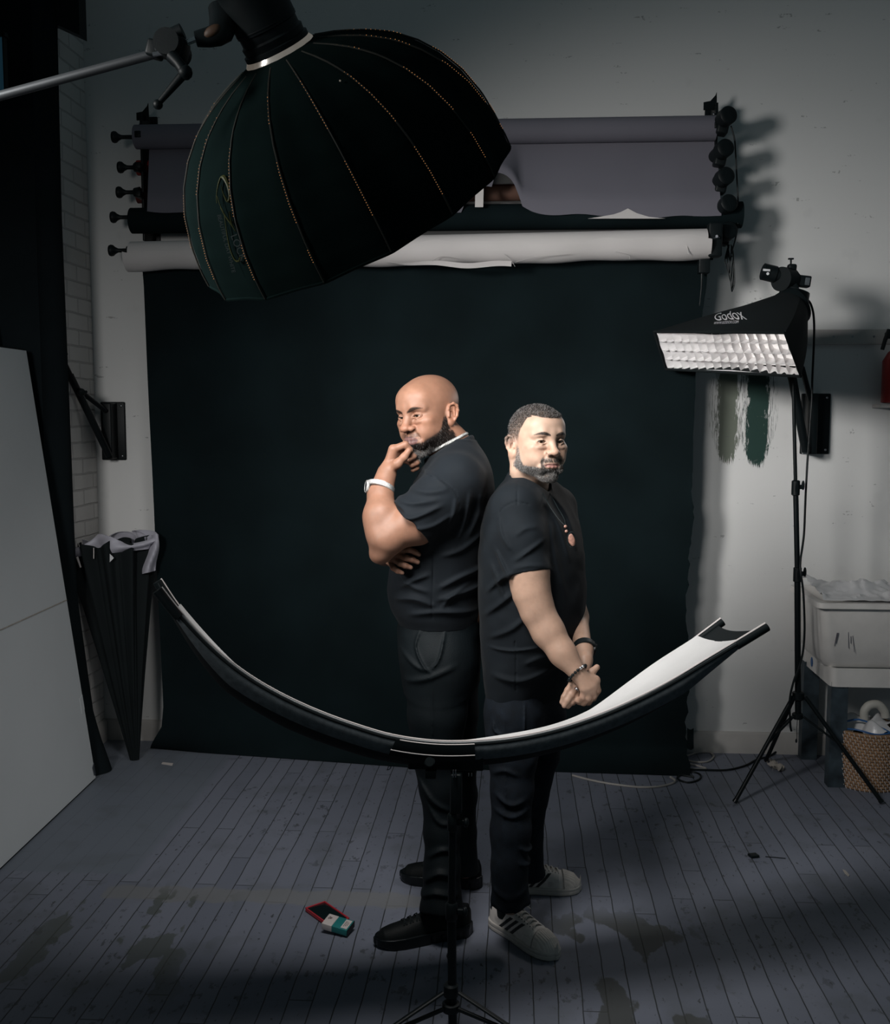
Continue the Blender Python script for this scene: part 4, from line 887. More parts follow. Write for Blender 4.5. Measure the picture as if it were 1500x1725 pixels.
a, b = G(560, 1553, .0), G(590, 1548, 0); yaw_ = math.atan2(-.030, .075); Rk = rotm('Z', -.38)
pk = G(570, 1556, .03)
pk = np.array([pk[0], pk[1], .0135+.012]); Rk = rotm('Z', -.30)@rotm('X', .12)@rotm('Y', .10)
pe = empty('cigarette_pack', pk, 'teal and white cigarette pack lying against the phone', 'cigarette pack')
xk, yk, zk = Rk[:, 0], Rk[:, 1], Rk[:, 2]
m = MB(); m.box(pk+xk*.017, (.056, .056, .022), Rk, .0015); m.build('box_body', 'pack_teal', pe)
m = MB(); m.box(pk-xk*.029, (.036, .0565, .0225), Rk, .0015); lab(m.build('box_end', 'pack_white', pe), 'white end of the pack')
m = MB(); m.box(pk+xk*.030+zk*.0115, (.022, .046, .0008), Rk); m.build('printed_panel', 'pack_white', pe)
m = MB(); m.box(pk+xk*.0455, (.0015, .0565, .0222), Rk); m.build('edge_strip', 'black_paint', pe)
m = MB()
for k in range(9): a_ = k*2.4; rr = .0022*math.sqrt(k+1); m.sphere(pk-xk*(.034)+yk*.008+zk*.0118+xk*rr*math.cos(a_)+yk*rr*math.sin(a_), (.0022, .0018, .0006), 6, Rk)
for k in range(3): m.box(pk+xk*(.025+.005*k)+zk*.0123, (.0012, .030-.006*k, .0006), Rk)
m.build('print', 'ink', pe)
# ------------------------------------------------------------------ smooth solids: signed distance fields meshed by surface nets
def vnoise(p, s=1.0):
    q = p*s; i = np.floor(q).astype(np.int64); f = (q-i).astype(np.float32); f = f*f*(3-2*f); out = 0
    def h(a, b, c):
        n = (a*374761393+b*668265263+c*2147483647) & 0x7fffffff; n = ((n ^ (n >> 13))*1274126177) & 0x7fffffff; return ((n ^ (n >> 16)) & 0xffff).astype(np.float32)/65535
    for dx in (0, 1):
        for dy in (0, 1):
            for dz in (0, 1):
                wgt = (f[:, 0] if dx else 1-f[:, 0])*(f[:, 1] if dy else 1-f[:, 1])*(f[:, 2] if dz else 1-f[:, 2]); out = out+wgt*h(i[:, 0]+dx, i[:, 1]+dy, i[:, 2]+dz)
    return out
DEBUG = False
class SDF:
    def __init__(s): s.ops = []; s.post = []; s.R = np.eye(3); s.t = np.zeros(3); s.k = 1.0
    def place(s, t=(0, 0, 0), R=None, k=1.0): s.t = np.array(t, float); s.R = np.eye(3) if R is None else R; s.k = k; return s
    def w(s, p): return s.t+s.R@(np.array(p, float)*s.k)
    def _op(s, kind, fn, k, lo, hi): s.ops.append((kind, fn, k, np.array(lo)-k*3-.02, np.array(hi)+k*3+.02))
    def cap(s, a, b, ra, rb=None, k=.01, kind='u'):
        a, b = s.w(a), s.w(b); ra *= s.k; rb = ra if rb is None else rb*s.k; k *= s.k; ab = b-a; L2 = ab@ab+1e-12
        def fn(p):
            d = p-a; t = np.clip(d@ab/L2, 0, 1); return np.sqrt(((d-t[:, None]*ab)**2).sum(1))-(ra+(rb-ra)*t)
        r = max(ra, rb); s._op(kind, fn, k, np.minimum(a, b)-r, np.maximum(a, b)+r); return s
    def chain(s, pts, rs, k=.01, kind='u'):
        for i in range(len(pts)-1): s.cap(pts[i], pts[i+1], rs[i], rs[i+1], k, kind)
        return s
    def ell(s, c, r, R=None, k=.01, kind='u'):
        c = s.w(c); r = np.array(r, float)*s.k; Rw = s.R if R is None else s.R@R; k *= s.k
        def fn(p):
            q = (p-c)@Rw; k0 = np.sqrt(((q/r)**2).sum(1)); k1 = np.sqrt(((q/(r*r))**2).sum(1))+1e-9; return k0*(k0-1)/k1
        m = r.max(); s._op(kind, fn, k, c-m, c+m); return s
    def box(s, c, h, r=.005, R=None, k=.005, kind='u'):
        c = s.w(c); h = np.array(h, float)*s.k; Rw = s.R if R is None else s.R@R; k *= s.k; r *= s.k
        def fn(p):
            q = np.abs((p-c)@Rw)-(h-r); return np.sqrt((np.maximum(q, 0)**2).sum(1))+np.minimum(q.max(1), 0)-r
        m = np.linalg.norm(h); s._op(kind, fn, k, c-m, c+m); return s
    def loft(s, z, cx, cy, a, b, ang=0, k=.02, kind='u', pw=2.0):
        z, cx, cy, a, b = [np.array(q, float) for q in (z, cx, cy, a, b)]; o = np.argsort(z); z, cx, cy, a, b = z[o], cx[o], cy[o], a[o], b[o]
        ang = np.array(ang, float)*np.ones(len(z)); zz = np.linspace(z[0], z[-1], 200)
        def sp(v):
            out = np.interp(zz, z, v); kern = np.hanning(25); kern /= kern.sum(); return np.convolve(np.pad(out, 12, 'edge'), kern, 'valid')
        CX, CY, A, B, G_ = sp(cx), sp(cy), sp(a), sp(b), sp(ang)
        def fn(p):
            pz = p[:, 2]; x = p[:, 0]-np.interp(pz, zz, CX); y = p[:, 1]-np.interp(pz, zz, CY); g_ = np.interp(pz, zz, G_); A_ = np.interp(pz, zz, A); B_ = np.interp(pz, zz, B)
            u = x*np.cos(g_)+y*np.sin(g_); v = -x*np.sin(g_)+y*np.cos(g_)
            q = (np.abs(u/A_)**pw+np.abs(v/B_)**pw)**(1/pw); d = (q-1)*np.minimum(A_, B_)
            return np.maximum(d, np.maximum(z[0]-pz, pz-z[-1]))
        m = max(a.max(), b.max()); s._op(kind, fn, k, (cx.min()-m, cy.min()-m, z[0]), (cx.max()+m, cy.max()+m, z[-1])); return s
    def custom(s, fn, lo, hi, k=.01, kind='u'): s._op(kind, fn, k, lo, hi); return s
    def fold(s, pts, w, amp, Y, ymax=9, taper=True):
        # a crease in the cloth: raised along a line seen on the near side
        q = [P(a, b, Y) for a, b in pts]
        if len(q) > 2: q = smooth_path(q, 5)
        A = np.array(q)[:, [0, 2]]; n = len(A)-1
        def fn(p, d):
            xz = p[:, [0, 2]]; best = np.full(len(p), 9.); tt = np.zeros(len(p))
            for i in range(n):
                ab = A[i+1]-A[i]; dd = xz-A[i]; t = np.clip(dd@ab/(ab@ab+1e-12), 0, 1); e = ((dd-t[:, None]*ab)**2).sum(1); m = e < best; best = np.where(m, e, best); tt = np.where(m, (i+t)/n, tt)
            env = np.sin(np.clip(tt, 0.02, .98)*math.pi)**.6 if taper else 1
            return d-1.2*amp*env*np.exp(-best/(w*w*.55))*(p[:, 1] < ymax)
        s.post.append((fn, np.array([A[:, 0].min()-3*w, -9, A[:, 1].min()-3*w]), np.array([A[:, 0].max()+3*w, 9, A[:, 1].max()+3*w]))); return s
    def ridge(s, pts, w, amp):
        pts = [np.array(q, float) for q in pts]
        if len(pts) > 2: pts = smooth_path(pts, 4)
        P0 = np.array(pts[:-1]); P1 = np.array(pts[1:])
        n = len(P0)
        def fn(p, d):
            best = np.full(len(p), 9., np.float32)
            for i in range(n):
                ab = P1[i]-P0[i]; dd = p-P0[i]; t = np.clip(dd@ab/(ab@ab+1e-12), 0, 1); q = ((dd-t[:, None]*ab)**2).sum(1)
                edge = 1.0 if 0 < i < n-1 else 1.0
                best = np.minimum(best, q)
            return d-amp*np.exp(-best/(w*w))
        A = np.array(pts); s.post.append((fn, A.min(0)-3*w, A.max(0)+3*w)); return s
    def disp(s, fn): s.post.append((fn, None, None)); return s
    def ev(s, p, lo=None, hi=None):
        d = np.full(len(p), .5, np.float32)
        for kind, fn, k, l, h in s.ops:
            if lo is not None and ((l > hi).any() or (h < lo).any()): continue
            q = fn(p).astype(np.float32)
            if kind == 'u':
                h_ = np.clip(.5+.5*(d-q)/k, 0, 1); d = d*(1-h_)+q*h_-k*h_*(1-h_)
            elif kind == 's':
                h_ = np.clip(.5-.5*(d+q)/k, 0, 1); d = d*(1-h_)-q*h_+k*h_*(1-h_)
            elif kind == 'i': d = np.maximum(d, q)
        for fn, l, h in s.post:
            if lo is not None and l is not None and ((l > hi).any() or (h < lo).any()): continue
            d = fn(p, d)
        return d
def axis_coords(segs):
    out = []
    for lo, hi, st in segs: n = max(1, int(round((hi-lo)/st))); out += list(np.linspace(lo, hi, n, endpoint=False))
    st = segs[-1][2]; x = segs[-1][1]
    while len(out) % 12 != 1: out.append(x); x += st
    return np.array(out)
def net(sdf, xs, ys, zs, smooth=1):
    B = 12; nx, ny, nz = len(xs)-1, len(ys)-1, len(zs)-1; blocks = [(i, j, k) for i in range(0, nx, B) for j in range(0, ny, B) for k in range(0, nz, B)]
    C = np.array([[(xs[i]+xs[i+B])/2, (ys[j]+ys[j+B])/2, (zs[k]+zs[k+B])/2] for i, j, k in blocks]); Rr = np.array([[xs[i+B]-xs[i], ys[j+B]-ys[j], zs[k+B]-zs[k]] for i, j, k in blocks]); rad = np.linalg.norm(Rr, axis=1)/2
    d0 = sdf.ev(C); act = np.where(np.abs(d0) < rad*1.25+.012)[0]
    cid, cv, eid, edir, eax = [], [], [], [], []
    SY, SX = (nz+1), (nz+1)*(ny+1)
    for a in act:
        i, j, k = blocks[a]; X, Y, Z = np.meshgrid(xs[i:i+B+1], ys[j:j+B+1], zs[k:k+B+1], indexing='ij'); p = np.stack([X.ravel(), Y.ravel(), Z.ravel()], 1)
        lo, hi = p[0], p[-1]; D = sdf.ev(p, lo, hi).reshape(B+1, B+1, B+1)
        if D.min() > 0 or D.max() < 0: continue
        S = D < 0; PP = np.stack([X, Y, Z], -1)
        cnt = np.zeros((B, B, B), int); acc = np.zeros((B, B, B, 3))
        for ax in range(3):
            sl0 = [slice(None)]*3; sl1 = [slice(None)]*3; sl0[ax] = slice(0, B); sl1[ax] = slice(1, B+1)
            d_a, d_b = D[tuple(sl0)], D[tuple(sl1)]; cr_ = S[tuple(sl0)] != S[tuple(sl1)]
            t = np.where(cr_, d_a/(d_a-d_b+1e-12), 0)[..., None]; pt = PP[tuple(sl0)]*(1-t)+PP[tuple(sl1)]*t; pt = pt*cr_[..., None]
            o1, o2 = [q for q in range(3) if q != ax]
            for u in (0, 1):
                for v in (0, 1):
                    s_ = [slice(0, B)]*3; s_[o1] = slice(u, u+B); s_[o2] = slice(v, v+B); cnt += cr_[tuple(s_)]; acc += pt[tuple(s_)]
            s_ = [slice(0, B)]*3; c2 = cr_[tuple(s_)]; ii = np.argwhere(c2)
            if len(ii):
                eid.append((ii[:, 0]+i)*SX+(ii[:, 1]+j)*SY+(ii[:, 2]+k)); edir.append(S[ii[:, 0], ii[:, 1], ii[:, 2]]); eax.append(np.full(len(ii), ax))
        ii = np.argwhere(cnt > 0)
        if len(ii): cid.append((ii[:, 0]+i)*SX+(ii[:, 1]+j)*SY+(ii[:, 2]+k)); cv.append(acc[cnt > 0]/cnt[cnt > 0][:, None])
    cid = np.concatenate(cid); cv = np.concatenate(cv); o = np.argsort(cid); cid, cv = cid[o], cv[o]
    eid = np.concatenate(eid); edir = np.concatenate(edir); eax = np.concatenate(eax); faces = []
    for ax, (s1, s2) in enumerate(((SY, 1), (1, SX), (SX, SY))):
        m = eax == ax; e = eid[m]; dr = edir[m]; q = np.stack([e, e-s1, e-s1-s2, e-s2], 1); ix = np.searchsorted(cid, q); ix = np.minimum(ix, len(cid)-1); ok = (cid[ix] == q).all(1)
        ix = ix[ok]; dr = dr[ok]; ix[~dr] = ix[~dr][:, ::-1]; faces.append(ix)
    F_ = np.concatenate(faces)
    for _ in range(smooth):
        acc = np.zeros_like(cv); n = np.zeros(len(cv))
        for a_, b_ in ((0, 1), (1, 2), (2, 3), (3, 0)):
            for x, y in ((a_, b_), (b_, a_)): np.add.at(acc, F_[:, x], cv[F_[:, y]]); np.add.at(n, F_[:, x], 1)
        cv = cv*.5+acc/np.maximum(n, 1)[:, None]*.5
    if DEBUG: e_ = np.sort(np.concatenate([F_[:, [a, b]] for a, b in ((0, 1), (1, 2), (2, 3), (3, 0))]), axis=1); _, c_ = np.unique(e_, axis=0, return_counts=True); print('OPEN EDGES', (c_ != 2).sum(), len(cv))
    return cv, F_
def sdf_mesh(name, sdf, xs, ys, zs, m, parent=None, color=None, smooth=1, subset=None):
    V, F_ = net(sdf, xs, ys, zs, smooth)
    org = ORG.get(parent.name, np.zeros(3)) if parent else np.zeros(3)
    me = bpy.data.meshes.new(name); me.vertices.add(len(V)); me.vertices.foreach_set('co', (V-org).ravel().astype(np.float32))
    me.loops.add(len(F_)*4); me.loops.foreach_set('vertex_index', F_.ravel().astype(np.int32)); me.polygons.add(len(F_)); me.polygons.foreach_set('loop_start', (np.arange(len(F_))*4).astype(np.int32))
    me.polygons.foreach_set('use_smooth', np.ones(len(F_), bool)); me.update(); me.validate()
    if color is not None:
        c = np.ones((len(V), 4), np.float32); c[:, :3] = color(V); at = me.color_attributes.new('Col', 'FLOAT_COLOR', 'POINT'); at.data.foreach_set('color', c.ravel())
    o = bpy.data.objects.new(name, me); COL.objects.link(o); me.materials.append(M[m]); ORG[o.name] = org
    if parent: o.parent = parent
    return o, V, F_
def vnormals(V, F_):
    n = np.cross(V[F_[:, 2]]-V[F_[:, 0]], V[F_[:, 3]]-V[F_[:, 1]]); N = np.zeros_like(V)
    for k in range(4): np.add.at(N, F_[:, k], n)
    return N/(np.linalg.norm(N, axis=1, keepdims=True)+1e-12)
def hairs(name, V, N, w, n, ln, wd, parent, dirfn, colfn, seed=1):
    rg_ = np.random.default_rng(seed); pr_ = w/w.sum(); ix = rg_.choice(len(V), n, p=pr_); p = V[ix]+rg_.normal(0, .0006, (n, 3)); nn = N[ix]
    d = nn*dirfn(p)[1][:, None]+dirfn(p)[0]+rg_.normal(0, .30, (n, 3)); d /= np.linalg.norm(d, axis=1, keepdims=True)
    L_ = ln*(rg_.uniform(.55, 1.15, n)); s_ = np.cross(d, rg_.normal(0, 1, (n, 3))); s_ /= np.linalg.norm(s_, axis=1, keepdims=True); s2_ = np.cross(d, s_)
    base = p-nn*.0008; mid = base+d*L_[:, None]*.55; tip_ = base+d*L_[:, None]+dirfn(p)[0]*L_[:, None]*.35
    a = base+s_*wd; b = base-s_*wd*.5+s2_*wd*.86; c = base-s_*wd*.5-s2_*wd*.86; Vv = np.concatenate([a, b, c, mid+s_*wd*.7, mid-s_*wd*.35+s2_*wd*.6, mid-s_*wd*.35-s2_*wd*.6, tip_]); k = np.arange(n)
    q = lambda i: k+i*n
    F4 = []
    for x, y in ((0, 1), (1, 2), (2, 0)):
        F4.append(np.stack([q(x), q(y), q(3+y)], 1)); F4.append(np.stack([q(x), q(3+y), q(3+x)], 1)); F4.append(np.stack([q(3+x), q(3+y), q(6)], 1))
    F3 = np.concatenate(F4); org = ORG.get(parent.name, np.zeros(3)); me = bpy.data.meshes.new(name); me.vertices.add(len(Vv)); me.vertices.foreach_set('co', (Vv-org).ravel().astype(np.float32))
    me.loops.add(len(F3)*3); me.loops.foreach_set('vertex_index', F3.ravel().astype(np.int32)); me.polygons.add(len(F3)); me.polygons.foreach_set('loop_start', (np.arange(len(F3))*3).astype(np.int32)); me.update()
    c = colfn(p, rg_.uniform(0, 1, n)); cc = np.ones((len(Vv), 4), np.float32); cc[:, :3] = np.tile(c, (7, 1)); at = me.color_attributes.new('Col', 'FLOAT_COLOR', 'POINT'); at.data.foreach_set('color', cc.ravel())
    o = bpy.data.objects.new(name, me); COL.objects.link(o); me.materials.append(M['hair']); o.parent = parent; ORG[o.name] = org; return o
# ------------------------------------------------------------------ a head in its own frame: x to the viewer's right, -y to the front, z up
def build_head(S, face):
    f = face; u = S
    u.ell((0, .020, .040), (.074, .094, .078), k=.02)
    u.ell((0, -.018, .022), (.066, .072, .082), k=.03)
    u.ell((0, -.028, -.050), (f.get('jaw', .056), .054, .060), k=.03)
    u.ell((0, -.069, -.098), (f.get('chin', .024), .020, .018), k=.024)
    for s in (-1, 1):
        u.ell((s*f.get('jawc', .048), -.006, -.064), (.018, .030, .026), k=.026)
        u.ell((s*.046, -.060, -.012), (.020, .020, .015), k=.022)
        u.ell((s*.034, -.062, -.044), (.022, .024, .024), k=.020)
        u.ell((s*.048, -.034, -.034), (.016, .030, .030), k=.02)
        u.cap((s*.008, -.0875, .0270), (s*.026, -.0850, .0310), .0070, .0075, k=.012)
        u.cap((s*.026, -.0850, .0310), (s*.049, -.0680, .0250), .0075, .0060, k=.012)
    u.ell((0, -.058, .055), (.052, .032, .035), k=.03)
    for s in (-1, 1): u.ell((s*.031, -.0935, .0065), (.0175, .0120, .0115), k=.012, kind='s')
    # eyelids over the eyeball, then the opening between them
    for s in (-1, 1):
        e = (s*.0310, -.0712, .0070); u.ell(e, (.0150, .0143, .0140), k=.0035)
        u.cap((s*.0185, -.0835, .0050), (s*.031, -.0868, .0125), .0028, .0030, k=.003); u.cap((s*.031, -.0868, .0125), (s*.0450, -.0790, .0070), .0030, .0026, k=.003)
        u.cap((s*.0180, -.0835, .0035), (s*.031, -.0845, .0000), .0020, .0026, k=.004); u.cap((s*.031, -.0845, .0000), (s*.0440, -.0780, .0045), .0026, .0020, k=.004)
        u.ell((s*.0312, -.0860, .0062), (.0125, .0095, f.get('eye', .0034)), k=.0012, kind='s', R=rotm('Y', -s*.10))
        u.ell((s*.0305, -.0820, -.0100), (.0150, .0060, .0055), k=.006)
    # nose
    nw = f.get('nosew', 1.0); nl = f.get('nosel', 0)
    u.cap((0, -.0790, .0240), (0, -.1040-nl, -.0200), .0120, .0100*nw, k=.012); u.cap((0, -.0820, .0330), (0, -.0830, .0220), .0110, .0095, k=.014)
    u.ell((0, -.1100-nl, -.0250), (.0125*nw, .0110, .0100), k=.008)
    for s in (-1, 1):
        u.ell((s*.0145*nw, -.0960-nl*.5, -.0275), (.0085*nw, .0120, .0085), k=.006)
        u.ell((s*.0072*nw, -.1030-nl, -.0360), (.0042*nw, .0062, .0035), k=.003, kind='s')
    # muzzle, lips
    u.ell((0, -.0740, -.0560), (.030, .0230, .0260), k=.016)
    ms = f.get('mw', 1.0); fl = f.get('lip', 1.0); mz = -.0620
    for s in (-1, 1):
        u.cap((0, -0.0937, mz+.0035), (s*.012*ms, -0.0922, mz+.0048), .0042*fl, .0042*fl, k=.003); u.cap((s*.012*ms, -0.0922, mz+.0048), (s*.0255*ms, -0.0812, mz-.0005), .0040*fl, .0020, k=.004)
        u.cap((0, -0.0934, mz-.0062), (s*.012*ms, -0.0917, mz-.0055), .0054*fl, .0050*fl, k=.003); u.cap((s*.012*ms, -0.0917, mz-.0055), (s*.0250*ms, -0.0812, mz-.0015), .0048*fl, .0020, k=.004)
        u.cap((0, -0.0982, mz-.0008), (s*.013*ms, -0.0957, mz-.0002), .0012, .0012, k=.0015, kind='s'); u.cap((s*.013*ms, -0.0957, mz-.0002), (s*.0270*ms, -0.0832, mz-.0022), .0012, .0014, k=.002, kind='s')
        # smile crease
        u.cap((s*.0200, -.0960, -.0300), (s*.0330*ms, -.0850, -.0600), .0030, .0025, k=.006, kind='s')
        u.ell((s*.0300, -.0800, -.0720), (.0100, .0100, .0120), k=.010)
    u.ell((0, -.0930, -.0820), (.0140, .0060, .0055), k=.006, kind='s')
    # ears
    for s in (-1, 1):
        Re = rotm('Z', -s*.38)@rotm('X', -.18); c = np.array([s*.0790, .014, -.004])
        def E_(x, y, z): return c+Re@np.array([s*x, y, z])
        u.ell(c, (.0075, .0185, .0310), R=Re, k=.006); u.ell(E_(.009, -.001, -.001), (.0075, .0115, .0200), R=Re, k=.004, kind='s')
        ring_ = [(.004, -.012, .012), (.006, -.010, .024), (.008, .002, .0300), (.009, .013, .0240), (.009, .0165, .010), (.007, .0150, -.006), (.004, .0090, -.018)]
        u.chain([E_(*q) for q in ring_], [.0032, .0036, .0040, .0040, .0036, .0032, .0036], k=.003)
        u.ell(E_(.001, -.003, -.0250), (.0055, .0085, .0090), R=Re, k=.005); u.cap(E_(.004, -.010, .004), E_(.005, -.0105, -.008), .0030, .0036, k=.003); u.ell(E_(.001, -.0015, -.002), (.0045, .0060, .0090), R=Re, k=.003, kind='s')
        u.cap(E_(.004, .006, .016), E_(.005, .0075, -.006), .0026, .0030, k=.003)
    for l in f.get('extra', []): l(u)
def head_paint(loc, base, f):
    """skin colour of points given in head coordinates"""
    x, y, z = loc[:, 0], loc[:, 1], loc[:, 2]; ax_ = np.abs(x); c = np.tile(np.array(base), (len(loc), 1)).astype(np.float32)
    def g(cx, cy, cz, rx, ry, rz): return np.exp(-(((ax_-cx)/rx)**2+((y-cy)/ry)**2+((z-cz)/rz)**2))
    warm = np.array(f['warm'])
    for a_ in ((.038, -.07, -.02, .025, .03, .02, .35), (0, -.11, -.024, .018, .02, .014, .45), (.082, .02, -.004, .02, .03, .04, .5)):
        k = g(*a_[:6])*a_[6]; c = c*(1-k[:, None])+warm*k[:, None]
    n = vnoise(loc, 90)-.5; n2 = vnoise(loc+3, 35)-.5; c *= (1+.12*n+.12*n2)[:, None]
    ms = f.get('mw', 1); lipz = -.0625; d = np.abs(z-lipz+.0010)-(.0085*f.get('lip', 1))*np.sqrt(np.clip(1-(ax_/(.0265*ms))**2, 0, 1)); lipm = np.clip(.5-d/.0016, 0, 1)*(y < -.078)*(ax_ < .0265*ms)
    c = c*(1-lipm[:, None])+np.array(f['lipcol'])*lipm[:, None]
    line = np.exp(-((z-lipz-.0008+.05*ax_*(ax_ > .012)*.8)/.0012)**2)*(ax_ < .027*ms)*(y < -.075)*.65; c *= (1-line)[:, None]
    # eyebrows
    t = np.clip((ax_-.010)/.042, 0, 1); bz = .0285+.0085*np.sin(t*2.4)-.0045*t+f.get('browz', 0)-f.get('frown', 0)*(1-t)
    bw = .0042*np.sin(np.clip(t*2.7+.45, 0, 3.1))+.0006; bm_ = np.clip(.5-(np.abs(z-bz)-bw)/.0016, 0, 1)*(ax_ > .009)*(ax_ < .054)*(y < -.04)*f.get('browd', .85)
    bm_ *= .75+.5*(vnoise(loc*np.array([1, 1, .6]), 900)-.3); bm_ = np.clip(bm_, 0, 1); c = c*(1-bm_[:, None])+np.array(f['browcol'])*bm_[:, None]
    # lash line
    lx = np.abs(x)-.0312; lash = np.exp(-((z-(.0062+.0040*np.sqrt(np.clip(1-(lx/.0135)**2, 0, 1))))/.0010)**2)*(np.abs(lx) < .0135)*(y < -.070)*.8; c = c*(1-lash[:, None])+np.array([.02, .012, .01])*lash[:, None]
    sh = g(.031, -.085, .012, .016, .012, .006)*.20+g(.030, -.085, -.006, .016, .014, .005)*.16; c *= (1-sh)[:, None]  # eyelid folds darkened: shading put into the skin colour
    bd = beard_mask(loc, f); k = np.clip(bd*f.get('stub', .8), 0, 1)*(.72+.56*(vnoise(loc, 600)-.3)); k = np.clip(k, 0, 1); c = c*(1-k[:, None])+np.array(f['beardcol'])*k[:, None]
    if 'hairline' in f:
        h = hair_mask(loc, f); k = np.clip(h*.92, 0, 1)*(.8+.4*(vnoise(loc, 500)-.4)); k = np.clip(k, 0, 1); c = c*(1-k[:, None])+np.array(f['haircol'])*k[:, None]
    return np.clip(c, .003, 1)
def ss(v, a, b): t = np.clip((v-a)/(b-a), 0, 1); return t*t*(3-2*t)
def beard_mask(l, f):
    x, y, z = np.abs(l[:, 0]), l[:, 1], l[:, 2]
    # upper border runs from the ear down the cheek to the mouth corner
    top = np.interp(y, [-.10, -.080, -.060, -.035, -.010, .006], [-.066, -.066, -.060+f.get('bcheek', 0), -.052+f.get('bcheek', 0)*1.6, -.012+f.get('bside', 0), .016])
    top = top-.014*(x < .03)*(y < -.055)*0
    m = ss(-(z-top), -.004, .008)*ss(-z, -.03, .03)
    m *= 1-ss(y, .004, .014)
    m *= 1-ss(x, .0725, .0760)*ss(z, -.055, -.045)
    low = ss(z, -.128+(y+.09)*f.get('bneck', .2), -.112+(y+.09)*f.get('bneck', .2))
    m *= low
    # keep lips clear, moustache above
    ms = f.get('mw', 1); lipz = -.0630; clr = ((x/(.030*ms))**2+((z-lipz)/.0115)**2) < 1
    m = np.where(clr & (y < -.07), 0, m)
    under = ((x/.011)**2+((z+.0775)/.004)**2) < 1; m = np.where(under & (y < -.07), m*.6, m)
    must = ss(-np.abs(z+.0475)+.0065-.06*np.abs(x-.0)*.0, -.001, .003)*(x < .030*ms)*(x > .0022)*(y < -.078)
    must = np.maximum(must, ss(.0050-np.abs(x-.0315*ms), -.002, .002)*(z < -.043)*(z > -.085)*(y < -.066)*f.get('gote', 1))
    return np.clip(np.maximum(m, must*f.get('must', .8)), 0, 1)
def hair_mask(l, f):
    x, y, z = np.abs(l[:, 0]), l[:, 1], l[:, 2]
    line = np.interp(y, [-.10, -.085, -.060, -.040, -.022, -.012, .000, .03, .07, .12], [.088, .086, .080, .076, .030, .002, -.004, -.020, -.050, -.075])
    line = np.where((x < .05) & (y < -.03), np.interp(x, [0, .03, .05], [.0745, .0765, .084]), line)
    fade = .004+.030*ss(y, -.035, -.005)*(z < .05)
    return ss((z-line)/fade, -.2, 1.0)
def eyes(parent, T, gaze, iris, rad=.0128):
    for s in (-1, 1):
        c = np.array([s*.0310, -.0712, .0066]); m = MB(); seg = 40; R0 = rad; g_ = np.array([gaze[0], -1., gaze[1]], float); g_ /= np.linalg.norm(g_); uu, vv, gg = frame(g_)
        prof = []; cols = []
        ringsv = []
        for i in range(25):
            th = math.pi*(i/24)**1.3; r = R0*math.sin(th)+1e-5; zz = R0*math.cos(th); ringsv.append([T(c+gg*zz+r*(uu*math.cos(2*math.pi*k/seg)+vv*math.sin(2*math.pi*k/seg))) for k in range(seg)])
            a_ = r if zz > 0 else 1
            col_ = (.004, .004, .004) if a_ < .0026 else ((iris if a_ < .0060 else (.35, .31, .28)) if zz > 0 else (.3, .26, .24)); cols += [col_]*seg
        m.rings(ringsv, True); o = m.build('eye', 'eye', parent); at = o.data.color_attributes.new('Col', 'FLOAT_COLOR', 'POINT')
        cc = np.ones((len(o.data.vertices), 4), np.float32); cc[:len(cols), :3] = cols; at.data.foreach_set('color', cc.ravel())
        lab(o, 'dark brown eye')
# ------------------------------------------------------------------ people
def yaw_(d): return rotm('Z', math.radians(d))
def caps_fn(pts, rs):
    def fn(p):
        d = np.full(len(p), 9.)
        for i in range(len(pts)-1):
            a, b = np.array(pts[i]), np.array(pts[i+1]); ab = b-a; q = p-a; t = np.clip(q@ab/(ab@ab), 0, 1); e = np.sqrt(((q-t[:, None]*ab)**2).sum(1))-(rs[i]+(rs[i+1]-rs[i])*t)
            k = .02; h = np.clip(.5+.5*(d-e)/k, 0, 1); d = d*(1-h)+e*h-k*h*(1-h)
        return d
    return fn
def cut_limb(S, pts, rs, k=.02, hem=None, hollow=.008, tilt=None):
    """cloth round a limb, cut flat at its last point and hollow at the hem"""
    f0 = caps_fn(pts+[np.array(pts[-1])+(np.array(pts[-1])-np.array(pts[-2]))*.5], rs+[rs[-1]]); e = np.array(pts[-1]); ax_ = e-np.array(pts[-2]); ax_ /= np.linalg.norm(ax_)
    if tilt is not None: ax_ = ax_+np.array(tilt); ax_ /= np.linalg.norm(ax_)
    fn = lambda p: np.maximum(f0(p), (p-e)@ax_)
    A = np.array(pts); m = max(rs); S.custom(fn, A.min(0)-m, A.max(0)+m, k)
    S.cap(e+ax_*.04, e-ax_*.010, rs[-1]-hollow, rs[-1]-hollow, k=.002, kind='s')
def levels(rows, Y):
    z, cx, hw = [], [], []
    for py, xl, xr in rows: a, b = P(xl, py, Y), P(xr, py, Y); z.append(a[2]); cx.append((a[0]+b[0])/2); hw.append((b[0]-a[0])/2)
    return z, cx, hw
def box_axes(lo, hi, st): return [axis_coords([(lo[i], hi[i], st)]) for i in range(3)]
